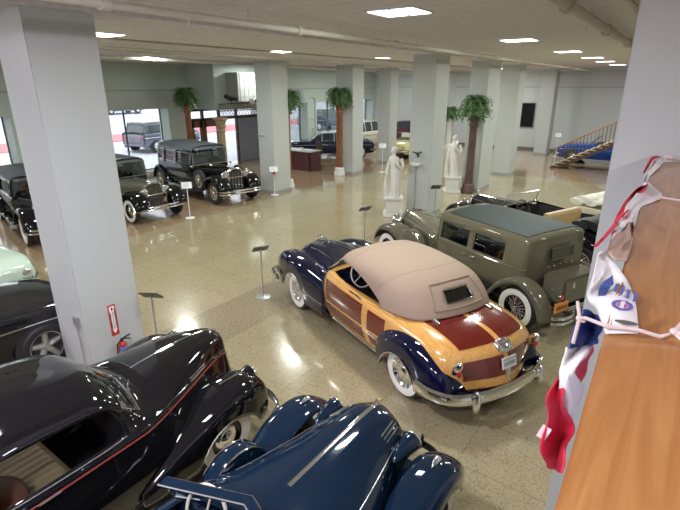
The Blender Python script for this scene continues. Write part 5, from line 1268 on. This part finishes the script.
bm = new(); tube(bm, [(0, -.02, -.07), (.015, -.02, -.3), (.01, -.02, -.6), (.02, -.02, -.85)], .012, seg=6); fin('cable', bm, STANDM, t)
# camera/speaker brackets on the tall centre column
t = thing('wall_camera', 'small dark camera bracket high on the tall centre column', 'camera', (-6.45, 13.41, 1.95))
bm = new(); tube(bm, [(-.15, -.12, .05), (0, -.05, 0), (.15, -.1, .06)], .02, seg=6); blob(bm, (0, -.08, 0), (.05, .06, .04), 10, 8); blob(bm, (0, -.03, -.08), (.03, .03, .05), 8, 6); fin('bracket', bm, BLACKM, t, merge=False)
t = thing('wall_shelf', 'small white oval shelf with a cable on the tall centre column', 'shelf', (-6.50, 13.41, 1.62))
bm = new(); lathe(bm, [(0, -.05), (.12, -.05), (.17, 0), (.15, .05), (0, .06)], 'z', 24); bmesh.ops.scale(bm, vec=(1.1, .55, 1), verts=bm.verts); fin('shelf_top', bm, STONE, t, loc=(0, -.09, 0))
bm = new(); tube(bm, [(0, -.02, -.05), (.0, -.015, -1.5)], .010, seg=5); fin('cable', bm, STANDM, t)
# television
t = thing('wall_television', 'black flat television hung high on the far wall', 'television', (-8.33, 32.42, 2.12))
bm = new(); box(bm, -.50, .50, -.05, .03, -.72, .72, bev=.01); fin('casing', bm, BLACKM, t)
bm = new(); box(bm, -.46, .46, -.056, -.05, -.68, .68); fin('screen', bm, mat('screen_black', (.006, .006, .007), rough=.15), t)
bm = new(); tube(bm, [(-.55, -.02, -.6), (-.55, -.02, .55)], .02, seg=6); fin('side_bracket', bm, STANDM, t)
# reception desk
WINE = mat('desk_maroon', (.085, .018, .022), rough=.3, coat=.4)
t = thing('reception_desk', 'dark maroon reception desk with a pale top behind the left square column', 'desk', (0, 0, 0))
bm = new(); box(bm, -16.6, -14.25, 17.95, 18.02, 0, .90); box(bm, -14.30, -14.23, 17.95, 18.75, 0, .90); box(bm, -16.6, -16.53, 17.95, 18.75, 0, .90); fin('front_panel', bm, WINE, t, merge=False)
bm = new(); box(bm, -16.65, -14.18, 17.9, 18.8, .90, .94, bev=.008); fin('desk_top', bm, mat('desk_top_grey', (.50, .50, .50), rough=.25), t)
for k, (x, y, a) in enumerate([(-15.9, 18.3, .2), (-15.2, 18.25, -.3), (-14.7, 18.4, .1)]):
    bm = new(); box(bm, -.15, .15, -.105, .105, 0, .02); o = fin('paper_stack', bm, PLATEW, loc=(x, y, .94), rot=(0, 0, a)); props(o, 'white paper stack on the maroon reception desk, %s' % ['left end', 'in the middle', 'right end'][k], 'papers')
t = thing('office_chair', 'brown padded office chair behind the maroon desk', 'chair', (-14.9, 19.2, 0), D2R(-100))
BR = mat('chair_brown', (.07, .035, .03), rough=.5)
bm = new(); box(bm, -.25, .25, -.25, .25, .42, .52, bev=.04); fin('seat', bm, BR, t)
bm = new(); box(bm, -.30, -.20, -.25, .25, .6, 1.25, bev=.045); fin('backrest', bm, BR, t)
bm = new(); tube(bm, [(0, 0, .08), (0, 0, .44)], .03, seg=8); tube(bm, [(-.2, 0, .45), (-.27, 0, .65)], .02, seg=6); fin('post', bm, BLACKM, t, merge=False)
for k in range(5):
    a = 2*PI*k/5; bm = new(); tube(bm, [(0, 0, .1), (.3*math.cos(a), .3*math.sin(a), .06)], .02, seg=6); blob(bm, (.3*math.cos(a), .3*math.sin(a), .03), (.03, .03, .03), 8, 6); fin('leg', bm, BLACKM, t, merge=False)
# ornamental iron valance, tan pillar and white unit above the entrance
IRON = mat('bronze_iron', (.16, .11, .07), rough=.5, metal=.3)
t = thing('iron_valance', 'ornate bronze ironwork screen above the entrance doors', 'screen', (-17.42, 0, 0))
bm = new()
for z in (2.55, 2.80, 3.10): tube(bm, [(0, 15.4, z), (0, 19.6, z)], .022, seg=6)
for k in range(43):
    y = 15.4 + k*.1; tube(bm, [(0, y, 2.80), (0, y, 3.10)], .012, seg=5)
for k in range(21):
    y = 15.5 + k*.2
    tube(bm, [(0, y + .08*math.cos(a), 2.675 + .10*math.sin(a)) for a in lin(0, 2*PI, 11)[:-1]], .014, seg=5, closed=True)
    tube(bm, [(0, y - .1, 2.56), (0, y, 2.68), (0, y + .1, 2.80)], .010, seg=4)
fin('scrollwork', bm, IRON, t, merge=False)
t = thing('entrance_pillar', 'tan stone pillar with a carved capital at the entrance', 'pillar', (-17.45, 15.45, 0))
bm = new(); lathe(bm, [(0, 0), (.24, 0), (.24, .15), (.19, .25)], 'z', 20); fin('base', bm, TAN, t)
bm = new(); lathe(bm, [(.18, .22), (.17, 1.9)], 'z', 20); fin('shaft', bm, TAN, t)
bm = new(); lathe(bm, [(.17, 1.88), (.22, 1.92), (.19, 1.98), (.20, 2.1), (.25, 2.14), (.21, 2.2), (.24, 2.36), (.34, 2.44), (.34, 2.52), (0, 2.52)], 'z', 20); fin('capital', bm, TAN, t)
t = thing('air_unit', 'white panelled box unit mounted high above the entrance', 'air conditioner', (-17.5, 0, 0))
bm = new(); box(bm, .005, .75, 16.0, 18.2, 3.2, 4.45, bev=.01); fin('casing', bm, mat('unit_white', (.42, .45, .42), rough=.5), t)
bm = new()
for k in range(8): box(bm, .752, .765, 16.12 + k*.27, 16.135 + k*.27, 3.22, 4.43)
for k in range(4): box(bm, .752, .76, 16.05, 18.15, 3.4 + k*.28, 3.41 + k*.28)
fin('panel_joints', bm, mat('unit_joint', (.30, .32, .31), rough=.6), t, merge=False)
t = thing('spotlight', 'black spotlight pointing left above the entrance ironwork', 'light', (-16.9, 15.7, 3.32), D2R(190))
bm = new(); tube(bm, [(-.35, 0, .0), (-.1, 0, .02), (.05, 0, .03), (.32, 0, .12)], [.07, .07, .10, .10], seg=12); fin('lamp_head', bm, BLACKM, t); bm = new(); tube(bm, [(0, 0, 0), (0, 0, -.22)], .02, seg=6); fin('yoke', bm, BLACKM, t)
t = thing('spotlight', 'small black and white spotlight next to the white box unit', 'light', (-16.2, 16.6, 3.22), D2R(10))
bm = new(); tube(bm, [(-.12, 0, 0), (.0, 0, .02), (.2, 0, .03)], [.06, .07, .15], seg=12); fin('lamp_head', bm, BLACKM, t); bm = new(); box(bm, -.35, -.1, -.1, .1, -.12, .12, bev=.02); fin('ballast_box', bm, PLATEW, t)
# small camera stubs on column 2
t = thing('wall_camera', 'small grey camera bracket on the left square column', 'camera', (-12.75, 13.3, 2.15))
bm = new(); tube(bm, [(-.16, -.1, .02), (0, -.04, 0), (.12, -.12, -.03)], .018, seg=6); blob(bm, (-.16, -.1, .02), (.05, .04, .04), 8, 6); fin('bracket', bm, STANDM, t, merge=False)
# wall conduit loop between the windows
t = thing('wall_conduit', 'looped white conduit on the wall between the two far windows', 'pipe', (-19.46, 0, 0))
bm = new(); tube(bm, [(0, 24.55, 3.15), (0, 24.9, 3.2), (0, 25.1, 3.1), (0, 25.15, 2.6), (0, 25.15, .8)], .03, seg=6); tube(bm, [(0, 24.7, 1.9), (0, 25.2, 1.9)], .03, seg=6); tube(bm, [(0, 24.8, 1.3), (0, 25.0, 1.1), (0, 24.9, .9)], .025, seg=6); fin('pipe_run', bm, WALLL, t, merge=False)

# stairs
t = thing('staircase', 'open staircase with brown stringer, pale treads and oak handrail', 'stairs', (0, 0, 0))
STG = mat('stringer_brown', (.085, .045, .03), rough=.5)
xa, xb = -5.05, -.4; slope = 1.52/2.8; n = 18
def sz(x): return (x - xa)*slope
for yy in (25.7, 26.9):
    bm = new(); vs = [(xa - .1, yy, 0), (xa + .35, yy, 0), (xb, yy, sz(xb) - .20), (xb, yy, sz(xb) + .06), (xa, yy, .12)]
    for off in (-.03, .03): pass
    A = [bm.verts.new((x, y - .03, z)) for x, y, z in vs]; B = [bm.verts.new((x, y + .03, z)) for x, y, z in vs]
    bm.faces.new(A); bm.faces.new(B[::-1])
    for k in range(5): bm.faces.new([A[k], B[k], B[(k+1) % 5], A[(k+1) % 5]])
    fin('stringer', bm, STG, t)
    bm = new(); tube(bm, [(xa - .02, yy, .92), (xb, yy, sz(xb) + .98)], .03, seg=8); fin('handrail', bm, mat('handrail_oak', (.34, .19, .08), rough=.4), t)
    bm = new()
    for k in range(30):
        x = xa + .02 + k*.155; tube(bm, [(x, yy, sz(x) + .05), (x, yy, sz(x) + .95)], .011, seg=5)
    fin('balusters', bm, mat('baluster_brown', (.16, .11, .08), rough=.5), t, merge=False)
for k in range(n):
    x = xa + .05 + k*.258; z = sz(x) + .13
    bm = new(); box(bm, x - .03, x + .27, 25.62, 26.98, z - .04, z, bev=.01); fin('tread', bm, mat('tread_pale', (.46, .38, .29), rough=.5), t)

# ------------------------------------------------------------------ outside
bm = new(); vs_ = box(bm, -75, -20.25, -30, 75, -.35, -.12)
for v in vs_:
    if v.co.x < -30: v.co.z += 2.74
struct('floor_street', bm, mat('street_pale', (.62, .63, .70), rough=.8, noise=(.5, .05)))
bm = new(); vs_ = box(bm, -33.5, -30.5, -30, 75, .30, .45)
for v in vs_: v.co.z += (-30.5 - v.co.x)*.05
struct('floor_kerb', bm, mat('kerb_red', (.80, .22, .25), rough=.7))
bm = new()
for k in range(14):
    y = -25 + k*7; box(bm, -64, -60, y, y + 6.6, -.2, 5 + 2*((k*7) % 3))
struct('wall_street', bm, mat('far_building', (.80, .72, .72), rough=.8))
SILV = paint('grey_metallic', (.16, .17, .21), metal=.4, rough=.3)
modern('suv_car', 'grey SUV with a red tail lamp parked outside the left window', (-26.4, 18.7, .19), D2R(98), dict(paint=SILV, len=4.7, w=.92, hood=1.1, belt=1.12, roof=1.72, cab=(1.2, .5, -1.9, -2.2), tail=1.12, r=.36, bump=SILV))
modern('suv_car', 'dark SUV parked outside the window behind the wooden pedestal', (-26.5, 35.5, .19), D2R(80), dict(paint=paint('slate_paint', (.05, .06, .11)), len=4.7, w=.95, hood=1.15, belt=1.15, roof=1.78, cab=(1.2, .5, -1.9, -2.2), tail=1.15, r=.38, bump=BLACKM))
modern('distant_car', 'pale car on the lot beyond the red kerb, left of two', (-47, 21.5, 1.22), D2R(90), dict(paint=paint('pale_grey_paint', (.35, .36, .38)), roof=1.5))
modern('distant_car', 'pale car on the lot beyond the red kerb, right of two', (-47, 28.5, 1.22), D2R(90), dict(paint=paint('pale_grey_paint', (.35, .36, .38)), roof=1.5))

# ------------------------------------------------------------------ cars in the hall
build_woody((-3.505, 6.25, 0), D2R(156)).scale = (1, .93, 1)
grey_sedan((-3.06, 9.165, 0), D2R(155))
build_coupe((-4.2, 1.22, 0), D2R(89))
build_blue((-1.95, 1.6, 0), D2R(89.5))
LIMO = dict(paint=BLACK, w=.78, roof=1.86, belt=1.15, wtop=1.62, rear=-2.35, cowl=.45, zb=.46, windows=[(-2.05, -1.72), (-1.5, -.80), (-.55, .36)], vinyl=mat('grey_roof_cloth', (.11, .13, .15), rough=.6),
    fx=1.90, rx=-2.05, r=.40, track=.74, rad=2.0, hz=1.16, rz=1.17, hw=.28, white=False, style='wire', capm=NICKEL, rimm=NICKEL, bars=5, barr=.014, lampz=.98, lampy=.44, lampr=.14, glass=GLASS, wframe=NICKEL,
    seatm=mat('grey_cloth', (.30, .30, .32), rough=.8), spare=True, sparex=1.05, sparez=.72, seams=[-.75, .5], framem=NICKEL, bumpx=2.55)
vintage('limousine_car', 'black formal limousine with a grey roof, big wire wheels and side spare', (-14.58, 11.92, 0), D2R(-10), LIMO)
vintage('tourer_car', 'olive and black tourer with chrome headlamps beside the black limousine', (-14.75, 8.65, 0), D2R(-3), dict(paint=mat('tourer_olive', (.13, .13, .095), rough=.2, coat=1), fpaint=BLACK, w=.74, roof=1.72, belt=1.10, wtop=1.55, rear=-1.4, cowl=.35, zb=.44, windows=[(-.5, .2)],
    vinyl=mat('dark_roof_cloth', (.04, .045, .05), rough=.6), fx=1.75, rx=-1.75, r=.37, track=.74, rad=1.75, hz=1.08, rz=1.09, hw=.28, white=True, style='wire', capm=NICKEL, rimm=BLACK, lampz=.86, lampy=.36, lampr=.13, lampx=1.9, radm=mat('tourer_olive', (.13, .13, .095)), spare=False, bumpx=2.3))
vintage('town_car', 'black vintage car with whitewall tyres half hidden behind the front left column', (-14.9, 6.13, 0), D2R(-12), dict(paint=BLACK, w=.76, roof=1.62, belt=1.05, wtop=1.45, rear=-2.2, cowl=.55, zb=.44, windows=[(-1.8, -1.0), (-.7, .4)],
    vinyl=mat('dark_roof_cloth', (.04, .045, .05), rough=.6), fx=1.75, rx=-1.75, r=.40, track=.74, rad=1.8, hw=.28, white=True, style='wire', capm=NICKEL, rimm=WHITEW, spare=False, glass=GLASSD))
vintage('touring_car', 'open black touring car with tan seats beyond the grey sedan', (-2.55, 12.05, 0), D2R(157), dict(paint=BLACK, closed=False, w=.76, belt=1.04, rear=-1.9, cowl=.55, zb=.42, fx=1.8, rx=-1.75, r=.37, track=.74, rad=1.85, hz=1.05, rz=1.06, hw=.28, white=False,
    seatm=mat('pale_tan_leather', (.55, .40, .20), rough=.5), spare=False, lampz=.85))
vintage('cream_car', 'cream vintage car with a folded white top beyond the open touring car', (.15, 13.0, 0), D2R(-24), dict(paint=paint('cream_paint', (.60, .56, .40)), closed=False, w=.76, belt=1.04, rear=-1.9, cowl=.55, zb=.42, fx=1.8, rx=-1.75, r=.37, track=.74, rad=1.85, hz=1.05, rz=1.06, hw=.28, white=False,
    foldm=mat('white_top_cloth', (.78, .76, .66), rough=.7), spare=False, lampz=.85))
modern('mint_car', 'pale mint car at the left edge of the photo', (-11.75, 2.75, 0), D2R(2), dict(paint=paint('mint_paint', (.48, .60, .48)), len=4.6, hood=.88, belt=.9, roof=1.3, open=True))
modern('sports_car', 'black sports car with five-spoke wheels left of the front column', (-7.82, 1.02, 0), D2R(90), dict(paint=paint('charcoal_black', (.012, .012, .014)), len=4.7, w=.86, hood=.90, belt=1.0, roof=1.32, style='five', capm=mat('alloy_grey', (.55, .54, .50), rough=.3, metal=.8), fx=1.53, r=.345, cab=(.6, -.2, -1.4, -2.1)))
modern('classic_sedan', 'dark navy classic sedan with silver front behind the reception desk', (-16.6, 22.75, 0), D2R(218), dict(paint=paint('ink_blue', (.012, .02, .05)), len=5.0, white=True, hood=.92, belt=.95, roof=1.4, roofm=paint('silver_paint', (.45, .50, .55), metal=.4, rough=.25)))
modern('pickup_car', 'cream white classic car between the two far columns', (-17.6, 27.6, 0), D2R(262), dict(paint=paint('ivory_paint', (.72, .68, .58)), len=4.8, hood=1.05, belt=1.1, roof=1.7, white=False))
modern('yellow_car', 'pale yellow classic car seen past the far narrow column', (-13.2, 26.2, 0), D2R(275), dict(paint=paint('pale_yellow', (.66, .62, .28)), len=4.8, hood=.9, belt=.92, roof=1.35, open=True))
modern('maroon_car', 'dark maroon classic car behind the pale yellow car', (-15.75, 31.1, 0), D2R(181), dict(paint=paint('maroon_paint', (.09, .015, .04)), len=4.2, hood=1.0, belt=1.1, roof=1.6, roofm=paint('maroon_paint', (.09, .015, .04))))
modern('electric_blue_car', 'bright blue and black classic car behind the staircase', (-2.7, 28.7, 0), D2R(178), dict(paint=paint('electric_blue', (.008, .065, .33)), len=5.3, hood=.95, belt=1.0, roof=1.4, open=True, seatm=BLACKM))

# ------------------------------------------------------------------ world, camera
w = bpy.data.worlds.new('sky'); scene.world = w; w.use_nodes = True
bg = w.node_tree.nodes['Background']; bg.inputs[0].default_value = (.90, .92, 1.0, 1); bg.inputs[1].default_value = 2.6
rt = (0.8201907411207754, 0.1906903183608359, -0.5393740359557513)
def calib(f=477.4, vx=341.8, vy=1597.6, yaw=-.6095):
    down = Vector((vx - 340, vy - 255, f)).normalized(); up = -down; k = up[2]
    wv = (Vector((0, 0, 1)) - k*up).normalized(); r = wv.cross(up)
    if r.x < 0: r = -r
    c, s = math.cos(yaw), math.sin(yaw)
    return c*r + s*wv, -s*r + c*wv, up      # world x, y, z axes written in camera coordinates (x right, y down, z forward)
RX, RY, RZ = calib()
cam = bpy.data.cameras.new('camera'); co = bpy.data.objects.new('camera', cam); COL.objects.link(co); scene.camera = co
cam.sensor_width = 36; cam.lens = 477.4/680*36; cam.clip_start = .05; cam.clip_end = 300
right = Vector((RX.x, RY.x, RZ.x)); dn = Vector((RX.y, RY.y, RZ.y)); fwd = Vector((RX.z, RY.z, RZ.z))
M = Matrix((right, -dn, -fwd)).transposed().to_4x4(); M.translation = (0, 0, H_CAM); co.matrix_world = M
scene.view_settings.view_transform = 'Standard'; scene.view_settings.look = 'None'; scene.view_settings.exposure = 0
scene.cycles.use_denoising = True
scene.cycles.max_bounces = 10; scene.cycles.transparent_max_bounces = 16; scene.cycles.sample_clamp_indirect = 6
